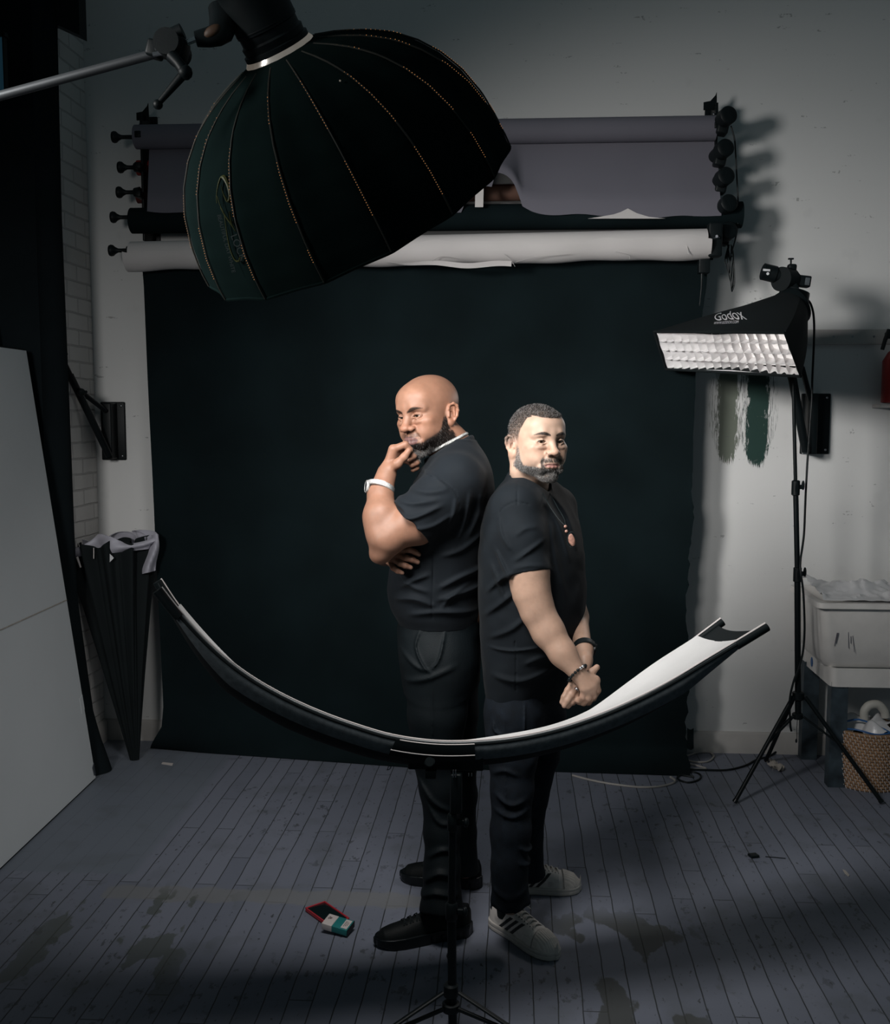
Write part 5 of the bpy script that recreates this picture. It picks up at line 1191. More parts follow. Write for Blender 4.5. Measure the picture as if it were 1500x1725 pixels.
def shoe(parent, heel, toe, kind, lateral=1, lift=0):
    heel, toe = np.array(heel), np.array(toe); u = toe-heel; L = np.linalg.norm(u); u = u/L; v = np.array([u[1], -u[0], 0])
    if v@FW > 0: v = -v            # v points to the viewer's side
    base = heel-u*.012; L = L+.024
    def loc(p): q = p-base; return q@u, q@v, q[:, 2]
    Wp = ([0, .012, .04, .08, .14, .25, .42, .58, .72, .84, .91, .96, .985, 1.0], [.003, .013, .023, .030, .034, .0345, .035, .041, .0455, .0435, .036, .026, .016, .003])
    Hp = ([0, .03, .12, .30, .42, .55, .70, .82, .92, 1.0], [.060, .082, .092, .096, .090, .080, .068, .060, .050, .024]) if kind == 'white' else ([0, .03, .12, .30, .42, .55, .70, .82, .92, 1.0], [.070, .094, .100, .104, .094, .078, .064, .056, .047, .020])
    def upper(p):
        a, b, z = loc(p); t = np.clip(a/L, 0, 1); W_ = np.interp(t, *Wp); H_ = np.interp(t, *Hp); zz = np.maximum(z-.008, 0); q = ((np.abs(b)/W_)**2.3+(zz/H_)**2.3)**(1/2.3); d = (q-1)*np.minimum(W_, H_)
        out = np.maximum(-a, a-L); d = np.where(out > 0, np.sqrt(np.maximum(d, 0)**2+out**2), d); d = np.maximum(d, -z+.012)
        if kind == 'white':
            d = d-.0035*ss_(t, .755, .775)*(z > .02)                       # rubber shell toe
            d = d+.0011*np.maximum(0, np.sin(b*900))*(t > .79)*(z > .022)
            d = d-.0020*((np.abs(b) > .016) & (np.abs(b) < .038))*(t > .33)*(t < .72)*(z > .04)*ss_(z, .040, .046)
        return d
    hs = .026 if kind == 'white' else .034
    def sole(p):
        a, b, z = loc(p); t = np.clip(a/L, 0, 1); W_ = np.interp(t, *Wp)+.0045; out = np.maximum(-a-.004, a-L-.004); d = np.maximum(np.abs(b)-W_, out)+.004
        toe_up = .010*ss_(t, .8, 1.0)*(kind != 'white'); h = hs+(.010 if kind != 'white' else .004)*(1-t)
        e = np.maximum(z-h, toe_up+.001-z)+.004; d = np.sqrt(np.maximum(d, 0)**2+np.maximum(e, 0)**2)+np.minimum(np.maximum(d, e), 0)-.004
        if kind == 'white': d = d+.0012*(np.abs(z-hs*.62) < .0016)
        else: d = d+.0025*np.maximum(0, np.sin(a*190))*(t < .5)*(z < .028)
        return d
    cz = lambda p: upper(p)
    lo = np.minimum(heel, toe)-[.07, .07, 0]; hi = np.maximum(heel, toe)+[.07, .07, .13]; lo[2] = -.006; st = .0016 if kind == 'white' else .0022
    A_ = SDF().custom(upper, lo, hi, .004)
    A_.ell(base+u*(L*.26)+np.array([0, 0, .112]), (.040, .040, .045), k=.006, kind='s')
    nm = 'sneaker'
    def paint(V):
        a, b, z = loc(V); t = a/L; c = np.tile(np.array([.60, .56, .53]) if kind == 'white' else np.array([.003, .0045, .005]), (len(V), 1))
        if kind == 'white':
            for k in range(3):
                pass
                s0 = .315+.088*k; q = t-(z-.045)*3.4; on = (np.abs(q-s0) < .0245)*(z > .022)*(z < .076)*(np.abs(b) > .018); c[on] = (.010, .012, .014)
            c[(t < .09)*(z > .062)] = (.012, .014, .016); c[(t > .77)*(z > .018)] = (.56, .51, .47)
            seam = (np.abs(t-.765-.02*np.abs(b)*10) < .006)*(z > .02); c[seam] = c[seam]*.45
            n = vnoise(V, 45); c = c*(1-.22*ss_(n, .6, .8))[:, None]
            ey = (np.abs(np.abs(b)-.020) < .0022)*(t > .36)*(t < .73)*((t*24 % 1) < .30)*(z > .045); c[ey] = (.06, .06, .06)
            tg = (np.abs(b) < .014)*(t > .34)*(t < .70)*(z > .05); c[tg] = c[tg]*.72
        return c
    o, V, F_ = sdf_mesh('sneaker', A_, *box_axes(lo, hi, st), 'shoe_white' if kind == 'white' else 'shoe_black', parent, paint, 1)
    lab(o, 'white sneaker with three black stripes and a ribbed rubber toe' if kind == 'white' else 'black running sneaker')
    B_ = SDF().custom(sole, lo, hi, .003)
    sdf_mesh('sole', B_, *box_axes(lo, hi, st), 'shoe_white' if kind == 'white' else 'rubber', o, (lambda V: np.tile(np.array([.46, .43, .40]), (len(V), 1))), 1)
    def top(t, b):
        H_ = float(np.interp(t, *Hp)); W_ = float(np.interp(t, *Wp)); z = .008+H_*max(0, 1-min(1, abs(b)/W_)**2.3)**(1/2.3); return base+u*(t*L)+v*b+np.array([0, 0, z])
    lc = MB(); r_ = .0028
    mlace = 'lace' if kind == 'white' else 'black_cloth'
    for k in range(6):
        t = .36+.065*k; w_ = .021; off = .004
        lc.tube([top(t, -w_)+[0, 0, .001], top(t+.012, -.008)+[0, 0, off+.002], top(t+.020, .008)+[0, 0, off+.003], top(t+.030, w_)+[0, 0, .001]], r_, 6, smooth=3, flat=.55)
        lc.tube([top(t, w_)+[0, 0, .001], top(t+.012, .008)+[0, 0, off], top(t+.020, -.008)+[0, 0, off+.001], top(t+.030, -w_)+[0, 0, .001]], r_, 6, smooth=3, flat=.55)
    c = top(.36, 0)+[0, 0, .010]
    for sg in (-1, 1):
        lc.tube([c, c+v*sg*.020+u*.004+[0, 0, .016], c+v*sg*.040+u*.010+[0, 0, .006], c+v*sg*.030+u*.018+[0, 0, -.004], c+u*.004], r_*1.1, 6, smooth=5, flat=.55)
        lc.tube([c, c+v*sg*.020+u*.022+[0, 0, -.002], c+v*sg*.030+u*.045+[0, 0, -.012]], r_, 6, smooth=4, flat=.55)
    lc.sphere(c, .006, 8); lc.build('laces', mlace, o)
    sk_ = MB(); ac = base+u*(L*.25); sk_.tube([ac+[0, 0, .055], ac+[0, 0, .10], ac-u*.004+[0, 0, .19]], [.034, .037, .036], 24); sk_.build('sock', 'black_cloth', parent)
    if kind == 'white':
        tn = MB(); tn.grid(lambda a, b: top(.33+.06*a, (b-.5)*.040)+[0, 0, .006+.022*(1-a)], 6, 8, .003); tn.build('tongue', 'lace', o)
    return o
ss_ = ss
def flat_ring(m, c, axis, r, w_, th, seg=40, a0=0, a1=2*math.pi, ry=None):
    u, v, d = frame(axis); ry = ry or r; rings = []
    for i in range(seg+1):
        a = a0+(a1-a0)*i/seg; n = u*math.cos(a)+v*math.sin(a); p = c+u*r*math.cos(a)+v*ry*math.sin(a)
        rings.append([p+d*w_/2, p+n*th+d*w_/2*.8, p+n*th-d*w_/2*.8, p-d*w_/2])
    m.rings(rings, True)

# ================= the man on the left
FM1 = dict(warm=(.29, .12, .07), lipcol=(.115, .058, .052), browcol=(.012, .008, .006), beardcol=(.020, .016, .014), nosew=1.18, lip=1.75, mw=1.02, jaw=.058, jawc=.050, chin=.026, eye=.0032, stub=.85, browd=1.1, browz=-.0035, bcheek=.006, bside=.004, bneck=.35, must=.8, gote=.5, frown=.005)
SK1 = (.220, .112, .073)
H1 = P(722, 700, 3.38); R1 = rotm('Y', math.radians(-7))@yaw_(-38)@rotm('X', math.radians(3)); K1 = 1.10
S = SDF(); S.place(H1, R1, K1); build_head(S, FM1)
S.place()
def h1(p): return H1+R1@(np.array(p)*K1)
nb = P(770, 806, 3.39)
S.chain([h1((0, .022, -.045)), P(759, 752, 3.39), nb], [.066, .062, .064], k=.03)
S.chain([nb, P(760, 900, 3.39), P(745, 1030, 3.39)], [.075, .105, .105], k=.03)
SL, EL, WL = P(768, 822, 3.20), P(651, 908, 3.125), P(652, 797, 3.225)
S.chain([nb, SL, P(708, 868, 3.15), EL], [.055, .058, .064, .052], k=.02)
S.ell(P(700, 888, 3.15), (.060, .058, .050), R=rotm('Y', .7), k=.03)
S.chain([EL, P(642, 868, 3.15), P(641, 832, 3.19), WL], [.050, .051, .037, .031], k=.02)
S.ell(P(637, 885, 3.14), (.040, .042, .065), k=.02); S.ell(P(641, 934, 3.125), (.034, .036, .030), k=.02)
# left hand: loose fist under the chin
def hand(S, wrist, joints, rs, palm=None, k=.006):
    for J, r in zip(joints, rs):
        S.chain([wrist]+[J[0]], [r[0]*1.35, r[0]*1.28], k=.012)
        S.chain(J, r, k=.004)
w1 = P(655, 786, 3.232)
J = [[P(663, 757, 3.225), P(683, 749, 3.228), P(690, 758, 3.235), P(683, 765, 3.24)], [P(668, 759, 3.247), P(690, 757, 3.255), P(697, 768, 3.258), P(690, 774, 3.256)],
     [P(671, 765, 3.268), P(693, 768, 3.276), P(702, 779, 3.278), P(694, 784, 3.274)], [P(674, 773, 3.286), P(692, 779, 3.292), P(702, 788, 3.292), P(696, 792, 3.288)]]
hand(S, w1, J, [[.0125, .0112, .0105, .0085], [.0125, .0112, .0105, .0085], [.0120, .0108, .0100, .0082], [.0105, .0095, .0088, .0075]])
S.chain([P(657, 790, 3.222), P(670, 781, 3.205), P(681, 770, 3.203), P(689, 759, 3.210)], [.0180, .0145, .0115, .0095], k=.007)
# right arm crossing the body, fingers showing under the left elbow
SR, ER = P(775, 822, 3.58), P(676, 915, 3.58)
S.chain([nb, SR, ER], [.055, .055, .05], k=.02); S.chain([ER, P(650, 930, 3.42), P(648, 936, 3.28)], [.048, .042, .028], k=.02)
wr_ = P(650, 937, 3.245)
J = [[P(676, 928, 3.185), P(690, 926, 3.170), P(699, 930, 3.172), P(706, 934, 3.178)], [P(668, 935, 3.185), P(684, 940, 3.165), P(695, 943, 3.165), P(704, 947, 3.170)],
     [P(662, 941, 3.190), P(674, 949, 3.165), P(683, 953, 3.163), P(692, 956, 3.168)], [P(656, 946, 3.200), P(663, 957, 3.170), P(670, 962, 3.168), P(678, 965, 3.172)]]
hand(S, wr_, J, [[.0105, .0095, .0088, .0072], [.0108, .0098, .0090, .0075], [.0105, .0095, .0088, .0072], [.0092, .0084, .0078, .0066]])
# legs inside the trousers keep the figure whole
S.chain([P(750, 1030, 3.38), P(740, 1150, 3.29), P(741, 1330, 3.25), P(746, 1520, 3.20)], [.12, .07, .050, .040], k=.03)
S.chain([P(750, 1030, 3.38), P(757, 1150, 3.49), P(773, 1330, 3.53), P(783, 1460, 3.55)], [.12, .07, .045, .040], k=.03)
zsplit = P(0, 800, 3.3)[2]
def skin1(V):
    l = ((V-H1)@R1)/K1; c = head_paint(l, SK1, FM1); body = V[:, 2] < P(720, 800, 3.38)[2]+0
    far = (np.linalg.norm(l, axis=1) > .155) | (l[:, 2] < -.135)
    n = vnoise(V, 40)-.5; n2 = vnoise(V, 160)-.5; b = np.array(SK1)*(1+.14*n+.06*n2)[:, None]
    el = np.exp(-((V-P(632, 925, 3.09))**2).sum(1)/.03**2)*.35; b = b*(1-el[:, None])
    for tp in [J_[-1] for J_ in J]: k = np.exp(-((V-tp)**2).sum(1)/.009**2)*.45; b = b*(1-k[:, None])+np.array([.38, .24, .19])*k[:, None]
    return np.where(far[:, None], b, c)
xs = axis_coords([(P(600, 800, 3.2)[0], P(668, 800, 3.3)[0], .0024), (P(668, 800, 3.3)[0], P(790, 800, 3.4)[0], .0017), (P(790, 800, 3.4)[0], P(850, 800, 3.4)[0], .006)])
ys = axis_coords([(3.04, 3.20, .0024), (3.20, 3.55, .0018), (3.55, 3.70, .006)])
zs = axis_coords([(.04, P(0, 1000, 3.3)[2], .010), (P(0, 1000, 3.3)[2], P(0, 800, 3.3)[2], .0026), (P(0, 800, 3.3)[2], P(0, 615, 3.38)[2], .0017)])
man1, V1, F1 = sdf_mesh('person', S, xs, ys, zs, 'skin', None, skin1, 1)
tag(man1, 'bald bearded person in black facing left with a fist under the chin', 'person'); ORG[man1.name] = np.zeros(3)
eyes(man1, h1, (.10, .02), (.035, .018, .010))
N1 = vnormals(V1, F1); l1 = ((V1-H1)@R1)/K1
bm1 = beard_mask(l1, dict(FM1, must=0)); near = (np.linalg.norm(l1, axis=1) < .16)*(l1[:, 2] > -.13)
wt = np.clip(bm1-.35, 0, 1)*near*(.25+1.2*ss(-l1[:, 2], .03, .09)+.8*ss(l1[:, 1], -.06, -.02))
def bdir1(p): return (R1@np.array([0, -.15, -.55]), np.full(len(p), .55))
def bcol(p, r):
    l = ((p-H1)@R1)/K1; chin = ss(-l[:, 2], .080, .100)*ss(-l[:, 1], .02, .05); g_ = (r < .03+.55*chin)
    c = np.tile(np.array([.016, .013, .012]), (len(p), 1)); c[g_] = (.30, .29, .28); return c
hairs('beard', V1, N1, wt, 17000, .0105, .00034, man1, bdir1, bcol, 3)
lab(bpy.data.objects['beard'], 'black beard going grey at the chin')
# t-shirt
rows = [(742, 765, 800), (752, 748, 808), (768, 728, 820), (790, 708, 829), (820, 694, 834), (860, 680, 834), (900, 668, 822), (950, 657, 814), (990, 653, 812), (1015, 656, 812), (1032, 664, 811), (1046, 674, 808)]
z, cx, hw = levels(rows, 3.38)
T = SDF(); T.loft(z, cx, [3.39]*len(z), hw, [.065, .090, .15, .195, .218, .222, .22, .212, .205, .198, .19, .175], k=.02, pw=2.2)
T.chain([P(775, 795, 3.30), P(768, 806, 3.24)], [.080, .078], k=.05); T.chain([P(775, 795, 3.48), P(772, 812, 3.55)], [.080, .078], k=.05)
cut_limb(T, [P(770, 812, 3.215), P(738, 842, 3.165), P(694, 880, 3.148)], [.082, .081, .079], k=.03, tilt=(.10, 0, .10))
cut_limb(T, [P(775, 815, 3.56), P(735, 855, 3.585), P(712, 880, 3.585)], [.078, .076, .074], k=.03)
nk = (h1((0, .022, -.06))); T.cap(P(760, 765, 3.39), nk, .071, .078, k=.006, kind='s')
ring_ax = P(736, 716, 3.385)-P(757, 757, 3.385); ring_ax /= np.linalg.norm(ring_ax); ru, rv, _ = frame(ring_ax); rc = P(757, 757, 3.385)
rp = [rc+ru*.079*math.cos(a)+rv*.082*math.sin(a) for a in np.linspace(0, 2*math.pi, 33)]
T.chain(rp, [.0075]*33, k=.006)
for pts, w_, a_ in (([(671, 832), (700, 842), (745, 836)], .011, .007), ([(667, 848), (698, 866), (750, 846)], .010, .010), ([(690, 818), (730, 824), (762, 818)], .012, .006), ([(700, 885), (735, 880), (765, 862)], .010, .006),
                    ([(772, 908), (788, 868), (794, 828)], .010, .008), ([(790, 905), (806, 868), (812, 830)], .011, .007), ([(752, 900), (768, 862), (772, 835)], .009, .006), ([(708, 790), (735, 800), (756, 816)], .006, .004),
                    ([(668, 992), (700, 975), (726, 966)], .012, .008), ([(740, 990), (780, 972), (820, 962)], .012, .008), ([(738, 1010), (780, 1000), (824, 992)], .012, .009), ([(660, 1012), (700, 1008), (735, 1022)], .013, .009), ([(690, 1036), (740, 1030), (800, 1036)], .012, .008), ([(744, 935), (780, 925), (815, 900)], .012, .006), ([(664, 965), (690, 985), (724, 996)], .010, .006), ([(745, 1025), (760, 1005), (790, 985)], .009, .006)):
    T.fold(pts, w_, a_, 3.2, 3.42)
T.fold([(731, 925), (730, 985), (728, 1042)], .0022, -.003, 3.2, 3.3, False); T.fold([(704, 798), (742, 806), (770, 830), (778, 880)], .0022, -.0025, 3.15, 3.3, False)
T.disp(lambda p, d: d-.0022*(vnoise(p, 26)-.5)-.003*(vnoise(p*np.array([1, 1, 1.6]), 11)-.5))
sdf_mesh('t_shirt', T, *box_axes((P(640, 800, 3.2)[0], 3.02, P(0, 1060, 3.3)[2]), (P(852, 800, 3.4)[0], 3.70, P(0, 715, 3.38)[2]), .0034), 'shirt1', man1, None, 2)
# trousers
rows = [(1030, 674, 808), (1060, 670, 811), (1090, 671, 811), (1120, 674, 809), (1150, 680, 806)]
z, cx, hw = levels(rows, 3.38); Q_ = SDF(); Q_.loft(z, cx, [3.385]*5, hw, [.165, .180, .185, .185, .17], k=.04, pw=2.2)
nl_ = [P(741, 1120, 3.29), P(737, 1200, 3.275), P(736, 1265, 3.262), P(742, 1325, 3.25), P(745, 1400, 3.232), P(745, 1460, 3.215), P(744, 1536, 3.185)]
fl_2 = [P(757, 1120, 3.48), P(762, 1200, 3.50), P(768, 1280, 3.52), P(774, 1340, 3.53), P(776, 1400, 3.545), P(780, 1468, 3.55)]
cut_limb(Q_, nl_, [.112, .094, .080, .066, .056, .058, .066], k=.04, hollow=.006, tilt=(0, 0, .2)); cut_limb(Q_, fl_2, [.100, .088, .074, .060, .054, .056], k=.04, hollow=.006)
for pts, w_, a_ in (([(708, 1062), (700, 1090), (715, 1120), (728, 1130)], .005, .008), ([(728, 1125), (742, 1105), (750, 1062)], .005, .007), ([(672, 1100), (700, 1120), (722, 1128)], .010, .006), ([(680, 1150), (720, 1140), (770, 1120)], .012, .007), ([(702, 1310), (730, 1345), (760, 1365)], .010, .010), ([(716, 1345), (740, 1380), (765, 1385)], .010, .008), ([(720, 1440), (745, 1425), (770, 1430)], .011, .009), ([(712, 1480), (740, 1460), (768, 1468)], .012, .011), ([(706, 1505), (735, 1490), (775, 1500)], .011, .010), ([(728, 1130), (730, 1200), (728, 1270)], .004, .004)):
    Q_.fold(pts, w_, a_, 3.2, 3.45)
Q_.disp(lambda p, d: d-.002*(vnoise(p, 24)-.5)-.004*(vnoise(p*np.array([1, 1, 1.4]), 10)-.5))
tr1, _, _ = sdf_mesh('trousers', Q_, *box_axes((P(650, 1300, 3.2)[0], 3.08, .055), (P(830, 1100, 3.4)[0], 3.66, P(0, 1022, 3.38)[2]), .0042), 'trousers', man1, None, 2)
lab(MB().box(P(679, 1031, 3.285), (.018, .006, .036), bevel=.002).build('belt_tag', 'grey_fab', tr1), 'small grey tag hanging from the waistband')
shoe(man1, G(788, 1572), G(638, 1594), 'black'); shoe(man1, G(806, 1494), G(681, 1481), 'black')
# necklace and watch
m = MB(); nr = [rc+ring_ax*.020+ru*.0710*math.cos(a)+rv*.0740*math.sin(a) for a in np.linspace(0, 2*math.pi, 90)]
for i in range(0, 89): m.sphere(nr[i], (.0060, .0056, .0056), 8)
lab(m.build('necklace', 'watch', man1), 'thick glittering silver chain')
ax1 = P(652, 797, 3.225)-P(641, 832, 3.19); cw = P(641, 822, 3.197); m = MB(); flat_ring(m, cw, ax1, .0410, .018, .0045); wt_ = m.build('wristwatch', 'watch', man1); lab(wt_, 'silver wristwatch full of sparkle')
fd = -RT*.94-FW*.25+UP*.1; fd /= np.linalg.norm(fd); fc = cw+fd*.040; m = MB(); m.lathe([(-.004, .017), (0, .0205), (.005, .0205), (.007, .0175), (.0055, .0160)], fc, fd, 32); m.build('bezel', 'watch', wt_)
m = MB(); m.lathe([(.0055, .0001), (.0056, .0158), (.0060, .0158), (.0062, .0001)], fc, fd, 32); m.build('dial', 'steel', wt_)

# ================= the man on the right
FM2 = dict(warm=(.41, .21, .14), lipcol=(.27, .135, .115), browcol=(.016, .013, .012), beardcol=(.15, .135, .125), nosew=1.02, nosel=.000, lip=.80, mw=.98, jaw=.056, jawc=.050, chin=.027, eye=.0043, stub=.70, browd=1.15, browz=-.0030, bcheek=-.005, bside=.000, bneck=.55, must=.95, gote=.9, hairline=1, haircol=(.045, .040, .037))
SK2 = (.375, .252, .188)
H2 = P(906, 748, 3.27); R2 = rotm('Y', math.radians(1))@yaw_(27)@rotm('X', math.radians(-2)); K2 = 1.03
S = SDF(); S.place(H2, R2, K2); build_head(S, FM2); S.place()
def h2(p): return H2+R2@(np.array(p)*K2)
nb = P(889, 842, 3.34)
S.chain([h2((0, .018, -.045)), P(893, 800, 3.315), nb], [.060, .057, .058], k=.03)
S.chain([P(866, 768, 3.26), P(872, 795, 3.26), P(880, 815, 3.26)], [.016, .018, .020], k=.02)
S.chain([nb, P(890, 950, 3.34), P(890, 1130, 3.34)], [.065, .095, .09], k=.03)
SR, ER, WR = P(873, 862, 3.21), P(906, 1030, 3.14), P(974, 1134, 3.075)
S.chain([nb, SR, P(891, 960, 3.155), P(897, 1000, 3.145), ER], [.050, .055, .057, .051, .047], k=.03)
S.chain([ER, P(924, 1064, 3.125), P(948, 1100, 3.10), WR], [.047, .0455, .037, .0265], k=.03)
S.ell(P(890, 975, 3.15), (.048, .046, .08), k=.03); S.ell(P(903, 1036, 3.125), (.030, .028, .024), k=.02)
# right hand
w2 = P(979, 1141, 3.072)
J2 = [[P(1003, 1146, 3.085), P(1007, 1163, 3.09), P(1000, 1176, 3.10), P(990, 1178, 3.11)], [P(998, 1154, 3.07), P(1000, 1172, 3.075), P(992, 1183, 3.09), P(983, 1183, 3.10)],
      [P(991, 1158, 3.062), P(991, 1175, 3.065), P(984, 1184, 3.08), P(975, 1183, 3.09)], [P(984, 1160, 3.06), P(982, 1174, 3.062), P(976, 1180, 3.075), P(969, 1179, 3.085)]]
hand(S, w2, J2, [[.0125, .0105, .0095, .0080]]*3+[[.0105, .0090, .0085, .0070]])
S.chain([P(985, 1140, 3.09), P(999, 1131, 3.10), P(1006, 1124, 3.105)], [.013, .0105, .0090], k=.006)
# left arm from behind, its hand holding the right one, fingers pointing down
S.chain([nb, P(938, 866, 3.48), P(963, 985, 3.46)], [.05, .050, .040], k=.03)
S.chain([P(963, 985, 3.46), P(972, 1040, 3.37), P(984, 1095, 3.215), P(986, 1112, 3.17)], [.040, .036, .0265, .025], k=.02)
w3 = P(986, 1120, 3.155)
J3 = [[P(966, 1150, 3.10), P(957, 1163, 3.085), P(951, 1174, 3.078), P(947, 1183, 3.076)], [P(973, 1156, 3.095), P(963, 1170, 3.078), P(956, 1180, 3.072), P(951, 1189, 3.070)],
      [P(980, 1160, 3.10), P(970, 1174, 3.085), P(963, 1183, 3.080), P(957, 1190, 3.080)], [P(984, 1162, 3.115), P(977, 1172, 3.105), P(971, 1179, 3.10), P(966, 1185, 3.10)]]
hand(S, w3, J3, [[.0110, .0100, .0092, .0076]]*3+[[.0095, .0085, .0080, .0068]])
S.chain([P(975, 1128, 3.15), P(962, 1127, 3.135), P(953, 1128, 3.12)], [.012, .0100, .0088], k=.006)
S.chain([P(885, 1130, 3.34), P(866, 1200, 3.26), P(862, 1350, 3.21), P(860, 1520, 3.16)], [.08, .065, .048, .038], k=.03)
S.chain([P(885, 1130, 3.34), P(905, 1210, 3.42), P(893, 1350, 3.48), P(892, 1470, 3.53)], [.08, .05, .042, .038], k=.03)
def skin2(V):
    l = ((V-H2)@R2)/K2; c = head_paint(l, SK2, FM2); far = (np.linalg.norm(l, axis=1) > .155) | (l[:, 2] < -.135)
    n = vnoise(V, 40)-.5; n2 = vnoise(V, 160)-.5; b = np.array(SK2)*(1+.12*n+.07*n2)[:, None]*np.array([.93, .88, .86])
    el = np.exp(-((V-P(903, 1040, 3.08))**2).sum(1)/.026**2)*.22; b = b*(1-el[:, None])
    for J_ in J2+J3:
        tp = J_[-1]; k = np.exp(-((V-tp)**2).sum(1)/.008**2)*.35; b = b*(1-k[:, None])+np.array([.52, .35, .29])*k[:, None]
        kn = np.exp(-((V-J_[1])**2).sum(1)/.009**2)*.25; b = b*(1-kn[:, None])+np.array([.34, .16, .12])*kn[:, None]
    return np.where(far[:, None], b, c)
xs = axis_coords([(P(800, 800, 3.2)[0], P(850, 800, 3.3)[0], .006), (P(850, 800, 3.3)[0], P(1020, 800, 3.1)[0], .0018)])
ys = axis_coords([(3.02, 3.14, .0019), (3.14, 3.42, .0018), (3.42, 3.66, .006)])
zs = axis_coords([(.04, P(0, 1200, 3.05)[2], .010), (P(0, 1200, 3.05)[2], P(0, 1110, 3.1)[2], .0018), (P(0, 1110, 3.1)[2], P(0, 850, 3.3)[2], .0028), (P(0, 850, 3.3)[2], P(0, 668, 3.27)[2], .0016)])
man2, V2, F2 = sdf_mesh('person', S, xs, ys, zs, 'skin', None, skin2, 1)
tag(man2, 'person with short grey hair and grey beard in black facing right with hands clasped', 'person'); ORG[man2.name] = np.zeros(3)
eyes(man2, h2, (-.12, .02), (.045, .025, .014))
N2 = vnormals(V2, F2); l2 = ((V2-H2)@R2)/K2; near = (np.linalg.norm(l2, axis=1) < .165)*(l2[:, 2] > -.13)
wt = np.clip(beard_mask(l2, FM2)-.35, 0, 1)*near*(.30+1.3*ss(-l2[:, 2], .03, .085))
def bdir2(p): return (R2@np.array([0, -.12, -.55]), np.full(len(p), .55))
def bcol2(p, r):
    l = ((p-H2)@R2)/K2; dk = ss(-l[:, 1], .07, .085)*ss(l[:, 2], -.078, -.070); g_ = r < (.55-.40*dk); c = np.tile(np.array([.040, .034, .030]), (len(p), 1)); c[g_] = (.33, .32, .31); return c
lab(hairs('beard', V2, N2, wt, 14000, .0065, .00034, man2, bdir2, bcol2, 5), 'short grey beard')
hm = hair_mask(l2, FM2); wt = np.clip(hm-.25, 0, 1)*near*(.25+ss(l2[:, 2], .02, .08))*(1-.9*((np.abs(l2[:, 0]) > .068)*(l2[:, 2] < .03)*(l2[:, 1] > -.004)*(l2[:, 1] < .04)))
def hcol2(p, r):
    l = ((p-H2)@R2)/K2; g_ = r < .22+.18*ss(-l[:, 2], -.06, 0); c = np.tile(np.array([.022, .019, .018]), (len(p), 1)); c[g_] = (.28, .27, .265); return c
def hdir2(p):
    l = ((p-H2)@R2)/K2; return (R2@np.array([.1, -.40, .05]), np.full(len(p), .75))
lab(hairs('hair', V2, N2, wt, 24000, .0072, .00034, man2, hdir2, hcol2, 6), 'short dark hair flecked with grey')
# t-shirt
ang = math.radians(-32); rows = [(800, 862, 912, .055), (812, 846, 926, .095), (828, 832, 946, .15), (848, 822, 962, .19), (880, 813, 976, .212), (930, 808, 986, .215), (1000, 808, 989, .21), (1060, 811, 986, .205), (1110, 815, 974, .20), (1150, 819, 962, .195), (1172, 823, 957, .19)]
z, cx, hw = levels([r[:3] for r in rows], 3.34); b_ = np.array([r[3] for r in rows]); a_ = np.sqrt(np.maximum(np.array(hw)**2-(b_*math.sin(ang))**2, .04**2))/math.cos(ang)
T = SDF(); T.loft(z, cx, [3.34]*len(z), a_, b_, ang, k=.02, pw=2.1)
T.chain([P(880, 838, 3.26), P(872, 850, 3.22)], [.066, .068], k=.04); T.chain([P(918, 836, 3.42), P(935, 850, 3.48)], [.060, .062], k=.04)
cut_limb(T, [P(872, 856, 3.215), P(880, 905, 3.18), P(890, 966, 3.155)], [.072, .072, .0665], k=.03, tilt=(.0, 0, .03))
cut_limb(T, [P(936, 856, 3.49), P(946, 905, 3.48), P(950, 950, 3.46)], [.064, .062, .058], k=.03)
T.cap(P(893, 822, 3.32), h2((0, .02, -.05)), .060, .074, k=.006, kind='s')
ra = P(903, 790, 3.27)-P(890, 826, 3.365); ra /= np.linalg.norm(ra); ru2, rv2, _ = frame(ra); rc2 = P(891, 818, 3.315)
T.chain([rc2+ru2*.071*math.cos(a)+rv2*.076*math.sin(a) for a in np.linspace(0, 2*math.pi, 33)], [.0062]*33, k=.005)
for pts, w_, am in (([(840, 868), (846, 900), (862, 925)], .009, .006), ([(866, 942), (890, 925), (916, 908)], .009, .008), ([(862, 955), (890, 948), (918, 950)], .008, .005), ([(868, 900), (885, 888), (905, 886)], .010, .005),
                    ([(820, 1000), (842, 975), (866, 958)], .010, .008), ([(816, 1040), (845, 1015), (872, 992)], .011, .009), ([(824, 1078), (860, 1060), (888, 1038)], .011, .007), ([(822, 1094), (866, 1096), (935, 1088)], .005, .006), ([(830, 1140), (880, 1148), (940, 1130)], .012, .008), ([(884, 1120), (915, 1110), (945, 1118)], .011, .007),
                    ([(918, 845), (945, 890), (962, 950)], .010, .007), ([(932, 838), (962, 880), (978, 940)], .010, .007), ([(930, 880), (938, 940), (955, 1010)], .011, .006), ([(835, 925), (850, 955), (862, 975)], .008, .008), ([(826, 950), (842, 985), (852, 1010)], .009, .006)):
    T.fold(pts, w_, am, 3.15, 3.36)
T.fold([(873, 812), (872, 830), (872, 848)], .002, -.003, 3.2, 3.3, False); T.fold([(838, 880), (846, 858), (868, 846), (892, 850)], .0022, -.0028, 3.15, 3.3, False); T.fold([(868, 1080), (870, 1120), (869, 1166)], .0018, -.0025, 3.15, 3.3, False)
T.disp(lambda p, d: d-.0024*(vnoise(p, 30)-.5)-.003*(vnoise(p*np.array([1, 1, 1.6]), 12)-.5))
ts2, _, _ = sdf_mesh('t_shirt', T, *box_axes((P(798, 800, 3.3)[0], 3.04, P(0, 1185, 3.3)[2]), (P(1000, 800, 3.4)[0], 3.62, P(0, 785, 3.3)[2]), .0034), 'shirt2', man2, None, 2)
